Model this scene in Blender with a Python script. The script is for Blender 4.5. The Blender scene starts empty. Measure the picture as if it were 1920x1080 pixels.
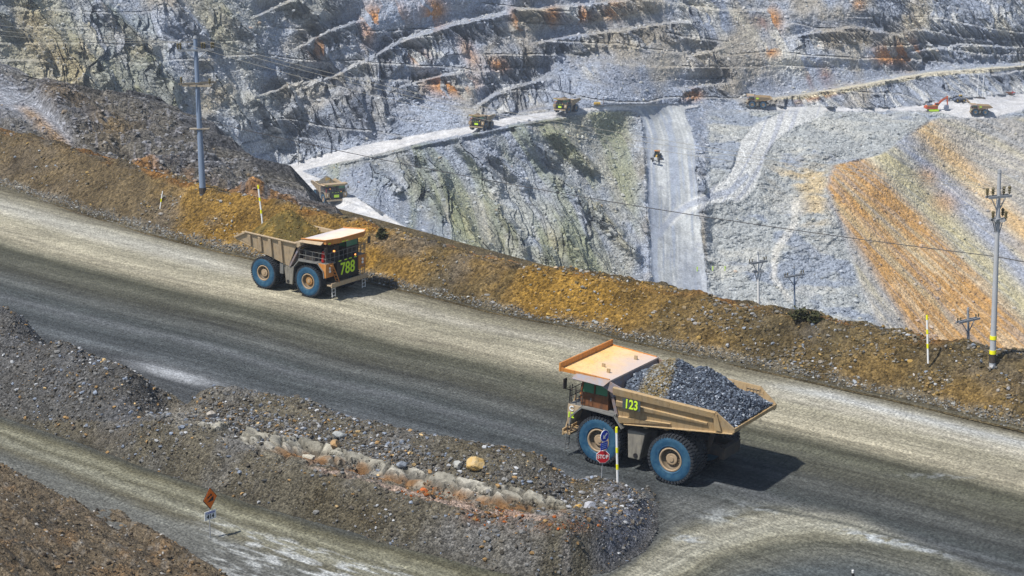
import bpy, bmesh, math, random
import numpy as np
from mathutils import Vector, Matrix
random.seed(7); RNG = np.random.RandomState(11)
SC = bpy.context.scene; COL = SC.collection
R = math.radians
# ---------------------------------------------------------------- camera, sky, sun, exposure
F = 3600.0; YH = -300.0; H = 41.6
PITCH = math.atan((540 - YH) / F)
cd = bpy.data.cameras.new('camera'); cam = bpy.data.objects.new('camera', cd); COL.objects.link(cam)
cam.location = (0, 0, H); cam.rotation_euler = (math.pi / 2 - PITCH, 0, 0)
cd.sensor_width = 36; cd.lens = F / 1920 * 36; cd.clip_start = 1; cd.clip_end = 6000
SC.camera = cam
HAZE = 0.00018
SUN_EL, SUN_AZ = 59, -124          # azimuth clockwise from +Y (view direction): from the left, a little behind the camera
w = bpy.data.worlds.new('World'); SC.world = w; w.use_nodes = True
nt = w.node_tree; sky = nt.nodes.new('ShaderNodeTexSky'); sky.sky_type = 'NISHITA'; sky.sun_disc = False
sky.sun_elevation = R(SUN_EL); sky.sun_rotation = R(SUN_AZ); sky.altitude = 800; sky.dust_density = 1.5
nt.nodes['Background'].inputs['Strength'].default_value = 0.105
nt.links.new(sky.outputs[0], nt.nodes['Background'].inputs[0])
ld = bpy.data.lights.new('sun', 'SUN'); ld.energy = 4.7; ld.angle = R(1.5); ld.color = (1, .95, .88)
sun = bpy.data.objects.new('sun', ld); COL.objects.link(sun)
sd = Vector((math.sin(R(SUN_AZ)) * math.cos(R(SUN_EL)), math.cos(R(SUN_AZ)) * math.cos(R(SUN_EL)), math.sin(R(SUN_EL))))
sun.rotation_euler = sd.to_track_quat('Z', 'Y').to_euler()
SC.view_settings.view_transform = 'Standard'; SC.view_settings.look = 'None'; SC.view_settings.exposure = 0.2; SC.view_settings.gamma = 1

# ---------------------------------------------------------------- places: a point on a level, or at a distance
CPI, SPI = math.cos(PITCH), math.sin(PITCH)
def ray(px, py):
    px = np.asarray(px, float); py = np.asarray(py, float)
    u = (540 - py) / F; x = (px - 960) / F
    x, u = np.broadcast_arrays(x, u); return np.stack([x, CPI + u * SPI, -SPI + u * CPI], -1)
GA, GB = -.041, .0247; GC = -(GA * 10 + GB * 128)        # the plain climbs about 5 in 100 to the left
def plain(x, y): return GA * x + GB * y + GC
def lift(P):
    P = np.array(P, float); P[..., 2] += plain(P[..., 0], P[..., 1]); return P
def atz(px, py, z=0.0):
    """the point seen at a pixel, z metres above the gently sloping road plain (x, y in the world, z above the plain)"""
    px, py = np.broadcast_arrays(px, py); d = ray(px, py); t = (np.asarray(z) + GC - H) / (d[..., 2] - GA * d[..., 0] - GB * d[..., 1])
    r = d * t[..., None]; r[..., 2] = z; return r
def atd(px, py, D):                   # D: distance along the view axis projected on the ground (Y)
    px, py = np.broadcast_arrays(px, py); d = ray(px, py); t = np.asarray(D) / d[..., 1]
    return d * t[..., None] + np.array([0, 0, H])
def pix(P):
    P = np.asarray(P, float); v = P - np.array([0, 0, H])
    fw = v[..., 1] * CPI - v[..., 2] * SPI; up = v[..., 1] * SPI + v[..., 2] * CPI
    return 960 + F * v[..., 0] / fw, 540 - F * up / fw
def pixl(P): return pix(lift(P))
def onp(px, py, z=0.0): return lift(atz(px, py, z))
def V(a): return Vector([float(c) for c in a])

# ---------------------------------------------------------------- noise
def _h(i, j, k, s):
    n = (i * 374761393 + j * 668265263 + k * 2147483647 + s * 974634777) & 0xffffffff
    n = ((n ^ (n >> 13)) * 1274126177) & 0xffffffff
    n = ((n ^ (n >> 16)) * 2246822519) & 0xffffffff
    return ((n ^ (n >> 15)) & 0xffffff) / float(0xffffff)
def noise(x, y, z=0.0, s=0):
    x, y, z = np.broadcast_arrays(np.asarray(x, float), y, z)
    i = np.floor(x).astype(np.int64); j = np.floor(y).astype(np.int64); k = np.floor(z).astype(np.int64)
    a = x - i; b = y - j; c = z - k
    a = a * a * (3 - 2 * a); b = b * b * (3 - 2 * b); c = c * c * (3 - 2 * c)
    r = 0
    for di in (0, 1):
        for dj in (0, 1):
            for dk in (0, 1):
                r = r + _h(i + di, j + dj, k + dk, s) * (a if di else 1 - a) * (b if dj else 1 - b) * (c if dk else 1 - c)
    return r * 2 - 1
def fbm(x, y, z=0.0, s=0, o=4, g=.5):
    r = 0; a = 1; t = 0
    for q in range(o):
        r = r + a * noise(x * 2.03 ** q + q * 7.1, y * 2.03 ** q + q * 3.7, z * 2.03 ** q, s + q); t += a; a *= g
    return r / t
def ridged(x, y, z=0.0, s=0, o=4, g=.5):
    r = 0; a = 1; t = 0
    for q in range(o):
        r = r + a * (1 - np.abs(noise(x * 2.03 ** q + q * 7.1, y * 2.03 ** q, z * 2.03 ** q, s + q)) * 2); t += a; a *= g
    return r / t
def cells(x, y, s=0, j=.9):           # nearest-cell pattern: a random value per cell, another one, and the distance to the cell's edge
    x, y = np.broadcast_arrays(x, y)
    i = np.floor(x).astype(np.int64); k = np.floor(y).astype(np.int64); b1 = np.full(x.shape, 9.0); b2 = b1.copy(); v1 = np.zeros(x.shape); v2 = v1.copy(); ox = v1.copy()
    for di in (-1, 0, 1):
        for dk in (-1, 0, 1):
            ci, ck = i + di, k + dk; dx = ci + .5 + (_h(ci, ck, ci * 0, s) - .5) * j - x; dy = ck + .5 + (_h(ci, ck, ci * 0, s + 1) - .5) * j - y
            d = dx * dx + dy * dy; m = d < b1
            b2 = np.where(m, b1, np.minimum(b2, d)); b1 = np.where(m, d, b1)
            v1 = np.where(m, _h(ci, ck, ci * 0, s + 2), v1); v2 = np.where(m, _h(ci, ck, ci * 0, s + 3), v2); ox = np.where(m, dx, ox)
    return v1, v2, np.sqrt(b2) - np.sqrt(b1), ox
def sst(a, b, x):
    t = np.clip((x - a) / (b - a), 0, 1); return t * t * (3 - 2 * t)
def interp(x, pts, c=1):
    return np.interp(x, [p[0] for p in pts], [p[c] for p in pts])
def segdist(X, Y, pts):              # distance to a polyline, and the side (left > 0)
    best = np.full(np.shape(X), 1e9); side = np.zeros(np.shape(X)); par = np.zeros(np.shape(X)); acc = 0
    for (ax, ay), (bx, by) in zip(pts[:-1], pts[1:]):
        dx, dy = bx - ax, by - ay; L = math.hypot(dx, dy) + 1e-9
        t = np.clip(((X - ax) * dx + (Y - ay) * dy) / L / L, 0, 1)
        d = np.hypot(X - ax - t * dx, Y - ay - t * dy); m = d < best
        best = np.where(m, d, best); side = np.where(m, np.sign(dx * (Y - ay) - dy * (X - ax)), side); par = np.where(m, acc + t * L, par); acc += L
    return best, side, par
def inside(X, Y, poly):
    r = np.zeros(np.shape(X), bool); n = len(poly)
    for i in range(n):
        (x0, y0), (x1, y1) = poly[i], poly[(i + 1) % n]
        if y0 == y1: continue
        c = ((y0 > Y) != (y1 > Y)) & (X < (x1 - x0) * (Y - y0) / (y1 - y0) + x0); r ^= c
    return r
def tps(pts, X, Y, smooth=0.0, sc=100.0):
    P = np.array(pts, float); x = P[:, 0] / sc; y = P[:, 1] / sc; v = P[:, 2]; n = len(P)
    def k(r2): return np.where(r2 > 1e-12, r2 * np.log(r2 + 1e-12), 0) * .5
    A = np.zeros((n + 3, n + 3)); A[:n, :n] = k((x[:, None] - x) ** 2 + (y[:, None] - y) ** 2) + np.eye(n) * smooth
    A[:n, n] = 1; A[:n, n + 1] = x; A[:n, n + 2] = y; A[n:, :n] = A[:n, n:].T
    w_ = np.linalg.solve(A, np.r_[v, 0, 0, 0]); X = X / sc; Y = Y / sc
    r = w_[n] + w_[n + 1] * X + w_[n + 2] * Y
    for i in range(n): r = r + w_[i] * k((X - x[i]) ** 2 + (Y - y[i]) ** 2)
    return r
def mixc(c, col, m):
    return c * (1 - m[..., None]) + np.array(col) * m[..., None]

# ---------------------------------------------------------------- objects
def tag(o, label=None, cat=None, group=None, kind=None):
    if label: o['label'] = label
    if cat: o['category'] = cat
    if group: o['group'] = group
    if kind: o['kind'] = kind
    return o
def empty(name, loc=(0, 0, 0), rot=(0, 0, 0), parent=None):
    o = bpy.data.objects.new(name, None); COL.objects.link(o); o.location = loc; o.rotation_euler = rot; o.parent = parent
    o.empty_display_size = .5; return o
def copy_tree(o, parent=None):
    c = o.copy(); COL.objects.link(c); c.parent = parent
    for ch in list(o.children): copy_tree(ch, c)
    return c
def npmesh(name, verts, quads, mat, col=None, smooth=False, parent=None, mats=None, midx=None):
    me = bpy.data.meshes.new(name); verts = np.ascontiguousarray(verts, np.float32); quads = np.ascontiguousarray(quads, np.int32)
    k = quads.shape[1]; nq = len(quads)
    me.vertices.add(len(verts)); me.vertices.foreach_set('co', verts.ravel())
    me.loops.add(nq * k); me.loops.foreach_set('vertex_index', quads.ravel())
    me.polygons.add(nq); me.polygons.foreach_set('loop_start', np.arange(nq, dtype=np.int32) * k)
    try: me.polygons.foreach_set('loop_total', np.full(nq, k, np.int32))
    except Exception: pass
    if midx is not None: me.polygons.foreach_set('material_index', np.asarray(midx, np.int32))
    me.update(calc_edges=True)
    if smooth: me.shade_smooth()
    else: me.shade_flat()
    if col is not None:
        at = me.color_attributes.new('Col', 'FLOAT_COLOR', 'POINT')
        c4 = np.ones((len(verts), 4), np.float32); c4[:, :3] = np.clip(col, 0, 1); at.data.foreach_set('color', c4.ravel())
    for m in (mats or [mat]): me.materials.append(m)
    o = bpy.data.objects.new(name, me); COL.objects.link(o); o.parent = parent; return o
def grid_quads(nr, nc):
    i = np.arange(nr - 1)[:, None] * nc + np.arange(nc - 1)[None, :]
    return np.stack([i, i + 1, i + nc + 1, i + nc], -1).reshape(-1, 4)
def sub(name, P, C, Q, mask, mat, smooth):           # the faces picked by mask as an object of their own
    q = Q[mask]; u, inv = np.unique(q, return_inverse=True)
    return npmesh(name, P[u], inv.reshape(q.shape), mat, C[u], smooth)

ICO = None
def stones(name, pts, size, cols, material, label, kind='stuff', sink=.25, flat=.7):
    """loose stones as real little solids, one mesh"""
    global ICO
    if ICO is None:
        bm = bmesh.new(); bmesh.ops.create_icosphere(bm, subdivisions=1, radius=1); bm.verts.ensure_lookup_table()
        ICO = (np.array([v.co[:] for v in bm.verts]), np.array([[v.index for v in f.verts] for f in bm.faces])); bm.free()
    bv, bf = ICO; n = len(pts); th = RNG.rand(n) * 6.283; c, s_ = np.cos(th), np.sin(th)
    v = bv[None] * (1 + RNG.uniform(-.32, .32, (n, len(bv), 1)))
    v = v * np.stack([RNG.uniform(.8, 1.5, n), RNG.uniform(.6, 1.0, n), RNG.uniform(flat - .25, flat + .2, n)], -1)[:, None]
    t_ = RNG.uniform(-.7, .7, n)[:, None]; y_ = v[..., 1] * np.cos(t_) - v[..., 2] * np.sin(t_); z_ = v[..., 1] * np.sin(t_) + v[..., 2] * np.cos(t_)
    x_ = v[..., 0] * c[:, None] - y_ * s_[:, None]; y2 = v[..., 0] * s_[:, None] + y_ * c[:, None]
    v = np.stack([x_, y2, z_], -1) * size[:, None, None] * .5 + pts[:, None]
    v[..., 2] += size[:, None] * sink * .5
    f = (bf[None] + (np.arange(n) * len(bv))[:, None, None]).reshape(-1, 3)
    o = npmesh(name, v.reshape(-1, 3), f, material, np.repeat(cols, len(bv), 0)); return tag(o, label, kind=kind)
def scatter(P, prob, n, lo, hi, pw=3.0):
    """n random places on a surface grid, chosen by weight (weight x cell area)"""
    prob = np.broadcast_to(prob, P.shape[:2])
    a = np.linalg.norm(np.cross(P[1:, :-1] - P[:-1, :-1], P[:-1, 1:] - P[:-1, :-1]), axis=-1) * prob[:-1, :-1]
    cdf = np.cumsum(a.ravel()); k = np.searchsorted(cdf, RNG.rand(n) * cdf[-1]); i, j = k // a.shape[1], k % a.shape[1]
    u, v = RNG.rand(n, 1), RNG.rand(n, 1)
    p = P[i, j] + (P[i + 1, j] - P[i, j]) * u + (P[i, j + 1] - P[i, j]) * v
    return p, lo + (hi - lo) * RNG.rand(n) ** pw, i, j
def pal(n, cs):
    w_ = np.array([c[0] for c in cs], float); k = RNG.choice(len(cs), n, p=w_ / w_.sum()); base = np.array([c[1] for c in cs])[k]
    return np.clip(base * RNG.uniform(.6, 1.35, (n, 1)), .01, .85)
# ---------------------------------------------------------------- materials
def mat(name, col, rough=.6, metal=0.0, dirt=None, amt=.5, scale=2.0, bump=0.0, bscale=20.0, emit=None, spec=.3, drip=None, worn=None):
    m = bpy.data.materials.new(name); m.use_nodes = True; n = m.node_tree.nodes; l = m.node_tree.links; b = n['Principled BSDF']
    b.inputs['Base Color'].default_value = (*col, 1); b.inputs['Roughness'].default_value = rough; b.inputs['Metallic'].default_value = metal
    b.inputs['Specular IOR Level'].default_value = spec
    if emit: b.inputs['Emission Color'].default_value = (*emit[0], 1); b.inputs['Emission Strength'].default_value = emit[1]
    tc = n.new('ShaderNodeTexCoord')
    if dirt:
        nz = n.new('ShaderNodeTexNoise'); nz.inputs['Scale'].default_value = scale; nz.inputs['Detail'].default_value = 8; nz.inputs['Roughness'].default_value = .65
        l.new(tc.outputs['Object'], nz.inputs['Vector'])
        rp = n.new('ShaderNodeValToRGB'); rp.color_ramp.elements[0].position = .5 - .22 * amt; rp.color_ramp.elements[1].position = .5 + .25
        rp.color_ramp.elements[0].color = (*col, 1); rp.color_ramp.elements[1].color = (*dirt, 1)
        l.new(nz.outputs[0], rp.inputs[0]); l.new(rp.outputs[0], b.inputs['Base Color'])
    def over(src, col2, fac):        # lay a second colour over what is there
        mx = n.new('ShaderNodeMix'); mx.data_type = 'RGBA'; l.new(fac, mx.inputs[0]); l.new(src, mx.inputs[6]) if src else None
        if not src: mx.inputs[6].default_value = (*col, 1)
        mx.inputs[7].default_value = (*col2, 1); l.new(mx.outputs[2], b.inputs['Base Color']); return mx.outputs[2]
    cur = b.inputs['Base Color'].links[0].from_socket if dirt else None
    if drip:                         # grime that has run down the plates
        mp = n.new('ShaderNodeMapping'); mp.inputs['Scale'].default_value = (3.2, 3.2, .35); l.new(tc.outputs['Object'], mp.inputs[0])
        q = n.new('ShaderNodeTexNoise'); q.inputs['Scale'].default_value = 1.6; q.inputs['Detail'].default_value = 6; q.inputs['Roughness'].default_value = .7; l.new(mp.outputs[0], q.inputs['Vector'])
        m_ = n.new('ShaderNodeMapRange'); m_.inputs[1].default_value = .5; m_.inputs[2].default_value = .68; m_.inputs[4].default_value = .75; l.new(q.outputs[0], m_.inputs[0]); cur = over(cur, drip, m_.outputs[0])
    if worn:                         # (colour, x0, x1): paint scoured towards the load
        sx = n.new('ShaderNodeSeparateXYZ'); l.new(tc.outputs['Object'], sx.inputs[0]); q = n.new('ShaderNodeTexNoise'); q.inputs['Scale'].default_value = .7; q.inputs['Detail'].default_value = 7; l.new(tc.outputs['Object'], q.inputs['Vector'])
        s1_ = n.new('ShaderNodeMath'); s1_.operation = 'MULTIPLY_ADD'; s1_.inputs[1].default_value = 3.5; l.new(q.outputs[0], s1_.inputs[0]); l.new(sx.outputs[0], s1_.inputs[2])
        m_ = n.new('ShaderNodeMapRange'); m_.inputs[1].default_value = worn[2] + 1.75; m_.inputs[2].default_value = worn[1] + 1.75; m_.inputs[4].default_value = .9; l.new(s1_.outputs[0], m_.inputs[0]); cur = over(cur, worn[0], m_.outputs[0])
    if bump:
        nz = n.new('ShaderNodeTexNoise'); nz.inputs['Scale'].default_value = bscale; nz.inputs['Detail'].default_value = 6
        l.new(tc.outputs['Object'], nz.inputs['Vector'])
        bp = n.new('ShaderNodeBump'); bp.inputs['Strength'].default_value = bump; bp.inputs['Distance'].default_value = .05
        l.new(nz.outputs[0], bp.inputs['Height']); l.new(bp.outputs[0], b.inputs['Normal'])
    return m
def earth(name, s1, s2, c1=.5, c2=.5, bd=.3, bs=.8, rough=.95, vor=0.0, vs=1.0, stretch=None, streak=None):
    """ground: the vertex colour broken up by two noises, stones from a voronoi, and bump from the same"""
    m = bpy.data.materials.new(name); m.use_nodes = True; n = m.node_tree.nodes; l = m.node_tree.links; b = n['Principled BSDF']
    b.inputs['Roughness'].default_value = rough; b.inputs['Specular IOR Level'].default_value = .15
    at = n.new('ShaderNodeAttribute'); at.attribute_name = 'Col'
    tc = n.new('ShaderNodeTexCoord'); vec = tc.outputs['Object']
    if stretch:
        mp = n.new('ShaderNodeMapping'); mp.inputs['Rotation'].default_value = stretch[0]; mp.inputs['Scale'].default_value = stretch[1]
        l.new(vec, mp.inputs[0]); vec = mp.outputs[0]
    def nz(s, d, r=.6):
        q = n.new('ShaderNodeTexNoise'); q.inputs['Scale'].default_value = s; q.inputs['Detail'].default_value = d; q.inputs['Roughness'].default_value = r
        l.new(vec, q.inputs['Vector']); return q.outputs[0]
    def mr(x, lo, hi, a=.3, c=.7):
        q = n.new('ShaderNodeMapRange'); q.inputs[1].default_value = a; q.inputs[2].default_value = c; q.inputs[3].default_value = lo; q.inputs[4].default_value = hi
        l.new(x, q.inputs[0]); return q.outputs[0]
    def mul(x, y, op='MULTIPLY'):
        q = n.new('ShaderNodeMath'); q.operation = op; l.new(x, q.inputs[0]); l.new(y, q.inputs[1]); return q.outputs[0]
    n1 = nz(s1, 7, .7); n2 = nz(s2, 4, .7)
    f = mul(mr(n1, 1 - c1, 1 + c1), mr(n2, 1 - c2, 1 + c2))
    hgt = mul(n1, n2, 'ADD')
    if vor:
        vo = n.new('ShaderNodeTexVoronoi'); vo.inputs['Scale'].default_value = vs; l.new(tc.outputs['Object'], vo.inputs['Vector'])
        sx = n.new('ShaderNodeSeparateColor'); l.new(vo.outputs['Color'], sx.inputs[0])
        f = mul(f, mr(sx.outputs[0], 1 - vor, 1 + vor, 0, 1))
        hgt = mul(hgt, mr(vo.outputs['Distance'], .8, 0, 0, .7), 'ADD')
    if streak:                       # long fine streaks along the traffic
        r1 = n.new('ShaderNodeMapping'); r1.inputs['Rotation'].default_value = (0, 0, streak[0]); l.new(tc.outputs['Object'], r1.inputs[0])
        r2 = n.new('ShaderNodeMapping'); r2.inputs['Scale'].default_value = (streak[1], streak[2], 1); l.new(r1.outputs[0], r2.inputs[0])
        q = n.new('ShaderNodeTexNoise'); q.inputs['Scale'].default_value = 1; q.inputs['Detail'].default_value = 6; q.inputs['Roughness'].default_value = .72; l.new(r2.outputs[0], q.inputs['Vector'])
        f = mul(f, mr(q.outputs[0], 1 - streak[3], 1 + streak[3], .36, .64))
        wv = n.new('ShaderNodeTexWave'); wv.inputs['Scale'].default_value = streak[4]; wv.inputs['Distortion'].default_value = 6; wv.inputs['Detail'].default_value = 2; wv.inputs['Detail Scale'].default_value = .6; wv.bands_direction = 'X'
        l.new(r1.outputs[0], wv.inputs['Vector']); pr2 = mul(wv.outputs['Fac'], mr(q.outputs[0], 0, 1, .45, .6)); hgt = mul(hgt, pr2, 'ADD')
    vm = n.new('ShaderNodeVectorMath'); vm.operation = 'SCALE'; l.new(at.outputs['Color'], vm.inputs[0]); l.new(f, vm.inputs['Scale'])
    l.new(vm.outputs[0], b.inputs['Base Color'])
    bp = n.new('ShaderNodeBump'); bp.inputs['Strength'].default_value = bs; bp.inputs['Distance'].default_value = bd
    l.new(hgt, bp.inputs['Height']); l.new(bp.outputs[0], b.inputs['Normal'])
    return m
# ================================================================ THE PIT: one rock surface, its roads cut out of the same surface
PX0, PX1 = -420, 2400
NC, NR = 1730, 430
CREST = [(-560, 95, 11), (-260, 180, 11), (0, 250, 9), (130, 288, 8.2), (260, 325, 7.2), (378, 356, 6.5), (500, 384, 6), (560, 400, 5.6), (684, 437, 4.8), (811, 470, 4.2), (931, 497, 4.1), (1051, 514, 4.1),
         (1154, 528, 4.1), (1280, 557, 4.1), (1454, 585, 4.1), (1585, 615, 4.1), (1715, 641, 4.0), (1846, 663, 4), (1920, 674, 4), (2180, 716, 4), (2540, 776, 4)]
PITD = [(-260, -90, 430), (0, -90, 500), (300, -90, 570), (600, -90, 640), (960, -90, 690), (1300, -90, 760), (1600, -90, 800), (1920, -90, 830), (2180, -90, 840),
    (-260, 0, 420), (0, 0, 480), (300, 0, 550), (500, 0, 590), (700, 0, 625), (960, 0, 660), (1300, 0, 725), (1600, 0, 765), (1920, 0, 800), (2180, 0, 810),
    (-260, 140, 400), (0, 140, 445), (150, 170, 455), (300, 150, 495), (500, 130, 565), (700, 120, 590), (900, 110, 615), (1100, 110, 640), (1300, 110, 680), (1500, 100, 715), (1700, 100, 745), (1920, 100, 770), (2180, 100, 790),
    (250, 240, 455), (400, 290, 475), (450, 240, 515), (480, 340, 490), (650, 220, 550), (800, 200, 565),
    (510, 335, 515), (600, 298, 530), (600, 312, 520), (700, 272, 537), (700, 286, 525), (800, 250, 545), (800, 264, 535), (912, 236, 548), (912, 247, 538), (1000, 222, 560), (1070, 208, 578), (1140, 202, 590), (1200, 198, 605), (1000, 205, 582),
    (1300, 195, 640), (1400, 190, 660), (1500, 196, 662), (1500, 210, 640), (1600, 205, 650), (1700, 200, 665), (1760, 212, 652), (1850, 210, 655), (1920, 195, 680), (1920, 178, 715), (2180, 170, 730), (1700, 185, 690), (2180, 200, 670),
    (560, 350, 485), (610, 380, 455), (700, 400, 430), (775, 440, 405), (680, 430, 405), (560, 400, 445), (860, 480, 385), (640, 330, 490), (720, 370, 455),
    (800, 300, 520), (800, 350, 490), (800, 400, 455), (830, 460, 405), (930, 300, 535), (930, 400, 490), (930, 500, 430),
    (1050, 300, 552), (1050, 400, 508), (1050, 500, 458), (1150, 250, 590), (1150, 350, 545), (1150, 450, 505), (1150, 540, 465), (1050, 600, 410), (1200, 600, 440),
    (1180, 215, 603), (1240, 215, 615), (1230, 290, 577), (1205, 290, 573), (1250, 400, 532), (1215, 400, 524), (1265, 480, 503), (1280, 560, 475), (1300, 640, 450), (1205, 480, 494),
    (1290, 225, 615), (1325, 300, 578), (1310, 340, 556), (1300, 290, 580), (1340, 260, 605), (1370, 300, 578), (1420, 270, 600), (1385, 330, 563), (1340, 370, 544),
    (1340, 450, 520), (1500, 300, 592), (1450, 400, 545), (1500, 250, 615), (1450, 500, 503), (1550, 560, 482), (1640, 610, 462), (1400, 600, 465), (1700, 700, 430),
    (1660, 290, 598), (1600, 260, 615), (1560, 310, 584), (1545, 350, 566), (1570, 400, 548), (1590, 460, 524), (1610, 520, 502),
    (1760, 240, 640), (1700, 400, 568), (1750, 330, 606), (1900, 300, 626), (1900, 400, 582), (1900, 500, 534), (1750, 500, 526), (1750, 600, 480), (1900, 640, 466), (1850, 250, 645), (1920, 760, 420), (2180, 300, 620), (2180, 500, 530), (2180, 760, 420)]
# benches: (line, tread px, step m, relax px)
BENCH = [([(690, 118), (700, 109), (751, 80), (830, 54), (914, 34), (960, 26)], 8, 17, 60), ([(560, 170), (640, 138), (700, 109)], 7, 8, 45),
    ([(884, 207), (929, 178), (1010, 152), (1045, 149)], 7, 15, 55), ([(740, 168), (766, 159), (836, 141), (880, 134)], 4, 9, 36),
    ([(950, 18), (1010, 17), (1158, 4), (1240, -12)], 4, 11, 45), ([(990, 84), (1066, 69), (1158, 60), (1277, 42), (1310, 40)], 4, 11, 45),
    ([(470, 36), (537, 6), (600, -20)], 6, 12, 45), ([(550, 96), (630, 54), (690, 38)], 6, 12, 45), ([(470, 186), (541, 162), (600, 150)], 6, 8, 35),
    ([(1380, 192), (1470, 183), (1560, 170), (1650, 155), (1740, 138), (1920, 124), (2180, 108)], 9, 20, 70), ([(1255, 165), (1290, 168), (1330, 160), (1380, 158)], 4, 8, 30),
    ([(1280, 108), (1310, 101), (1360, 92)], 3, 8, 30), ([(1480, 70), (1600, 52), (1700, 70)], 4, 9, 40), ([(1700, 100), (1800, 85), (1920, 90)], 4, 9, 40),
    ([(300, 60), (360, 100), (420, 110)], 4, 8, 40)]
PITD = [(a, b, float(np.interp(d, [380, 450, 560, 660, 800, 860], [545, 598, 672, 742, 850, 900]))) for a, b, d in PITD]
px = np.linspace(PX0, PX1, NC)[None, :]
yb = interp(px, CREST) + 55
yb = np.where(px < 560, np.interp(px, [-260, 0, 130, 250, 330, 400, 480, 560], [130, 175, 215, 240, 290, 340, 385, 440]), yb)
t = np.linspace(0, 1, NR)[:, None]
py = yb + (-85 - yb) * t; pxg = np.broadcast_to(px, py.shape)
D = tps(PITD, pxg, py, smooth=.004)
for line, tr, st, rl in BENCH:
    yl = np.interp(pxg, [p[0] for p in line], [p[1] for p in line]) + 2.5 * fbm(pxg / 22, 0 * pxg, 3.3, s=5, o=3)
    v = yl - py
    win = sst(line[0][0] - 5, line[0][0] + 30, pxg) * (1 - sst(line[-1][0] - 30, line[-1][0] + 5, pxg))
    saw = np.where(v < 0, -.35 * np.exp(v / 14.0) * (v > -60), 0) + np.where(v >= 0, -.35 + 1.0 * sst(0, tr, v), 0) * 1.0
    saw = np.where(v > tr, .65 * (1 - sst(tr, tr + rl, v)), saw)
    D = D + st * saw * win
P0 = atd(pxg, py, D)
X, Y, Z = P0[..., 0], P0[..., 1], P0[..., 2]

face = np.zeros(pxg.shape); tal = np.zeros(pxg.shape)
for line, tr, st, rl in BENCH:
    yl = interp(pxg, line); v = py - yl
    win = sst(line[0][0] - 5, line[0][0] + 30, pxg) * (1 - sst(line[-1][0] - 30, line[-1][0] + 5, pxg)); hgt = st * 2.7 + 14 * fbm(pxg / 30, 0 * pxg, line[0][0] * .1, s=7, o=3)
    face = np.maximum(face, win * sst(-1, 2, v) * (1 - sst(hgt, hgt + 10, v))); tal = np.maximum(tal, win * sst(hgt, hgt + 8, v) * (1 - sst(hgt + 20, hgt + 34, v)))
# small ledges between the benches
wz = (Z + .10 * X + 4.0 * fbm(X / 45, Z / 30, Y / 60, s=801, o=4)) / 5.2; fz_ = wz - np.floor(wz); ledge = np.where(fz_ > .86, (fz_ - .86) / .14, 1 - fz_ / .86)
ledm = sst(-.1, .3, fbm(X / 38, np.floor(wz) * 3.1, 0, s=805, o=2))
# roads through the pit, as lines in the picture with half-widths
def band(pts, e=3.0, jit=2.0):
    xs = [p[0] for p in pts]
    wob = jit * fbm(pxg / 25, py / 25, 9.1, s=33, o=3)
    d, sd_, _ = segdist(pxg, py, [(p[0], p[1]) for p in pts])
    # half-width interpolated along x or y, whichever runs farther
    if abs(pts[-1][0] - pts[0][0]) > abs(pts[-1][1] - pts[0][1]):
        o = sorted(pts); hw = np.interp(pxg, [p[0] for p in o], [p[2] for p in o])
    else:
        o = sorted(pts, key=lambda p: p[1]); hw = np.interp(py, [p[1] for p in o], [p[2] for p in o])
    return 1 - sst(-e, e, d - hw + wob)
def bandy(top, bot, e=2.0):          # between two curves
    xs = (min(top[0][0], bot[0][0]), max(top[-1][0], bot[-1][0])); wob = 1.6 * fbm(pxg / 18, 0 * pxg, 1.7, s=61, o=3)
    a = interp(pxg, top); b_ = interp(pxg, bot)
    return sst(-e, e, py - a + wob) * (1 - sst(-e, e, py - b_ - wob)) * sst(xs[0] - 3, xs[0] + 3, pxg) * (1 - sst(xs[1] - 3, xs[1] + 3, pxg))
m_up = bandy([(498, 328), (530, 314), (600, 291), (700, 268), (800, 249), (880, 236), (960, 218), (1040, 209), (1110, 201), (1180, 196), (1280, 196), (1310, 198)],
             [(498, 338), (560, 322), (600, 312), (700, 291), (800, 265), (880, 251), (960, 232), (1040, 221), (1110, 207), (1180, 208), (1280, 206), (1310, 200)])
m_low = bandy([(500, 326), (560, 318), (600, 335), (650, 362), (720, 400), (790, 446), (830, 470)], [(500, 342), (530, 352), (560, 385), (640, 425), (700, 450), (790, 500), (830, 510)])
m_ramp = bandy([(1166, 198), (1195, 202), (1212, 208), (1218, 206), (1300, 230), (1330, 700), (1345, 900)], [(1166, 205), (1196, 222), (1209, 245), (1214, 300), (1216, 900), (1345, 900)], e=2)
xl = np.interp(py, [196, 206, 225, 260, 330, 420, 500, 620], [1165, 1190, 1204, 1212, 1212, 1216, 1222, 1235]); xr = np.interp(py, [196, 206, 225, 260, 330, 420, 500, 620], [1290, 1284, 1290, 1300, 1306, 1312, 1322, 1340])
wb = 5 * fbm(py / 22, pxg / 60, 0, s=8, o=4)
m_ramp = sst(-2.5, 2.5, pxg - xl + wb) * (1 - sst(-2.5, 2.5, pxg - xr + wb)) * sst(197, 201, py)
m_bench = bandy([(1400, 200), (1480, 200), (1560, 201), (1640, 203), (1700, 200), (1760, 192), (1820, 184), (1880, 178), (1920, 174), (2180, 160)],
                [(1400, 206), (1480, 208), (1560, 209), (1640, 209), (1700, 208), (1760, 210), (1800, 222), (1860, 221), (1920, 206), (2180, 200)])
m_haul2 = band([(1535, 206, 12), (1480, 225, 17), (1438, 250, 22), (1415, 280, 28), (1402, 310, 30), (1390, 335, 30), (1370, 352, 22), (1330, 370, 13), (1280, 394, 10), (1255, 415, 9)], e=4)
m_track = band([(1400, 330, 5), (1370, 358, 6), (1330, 370, 6), (1290, 385, 6), (1262, 405, 6), (1235, 440, 6)], e=3, jit=1)
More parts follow.
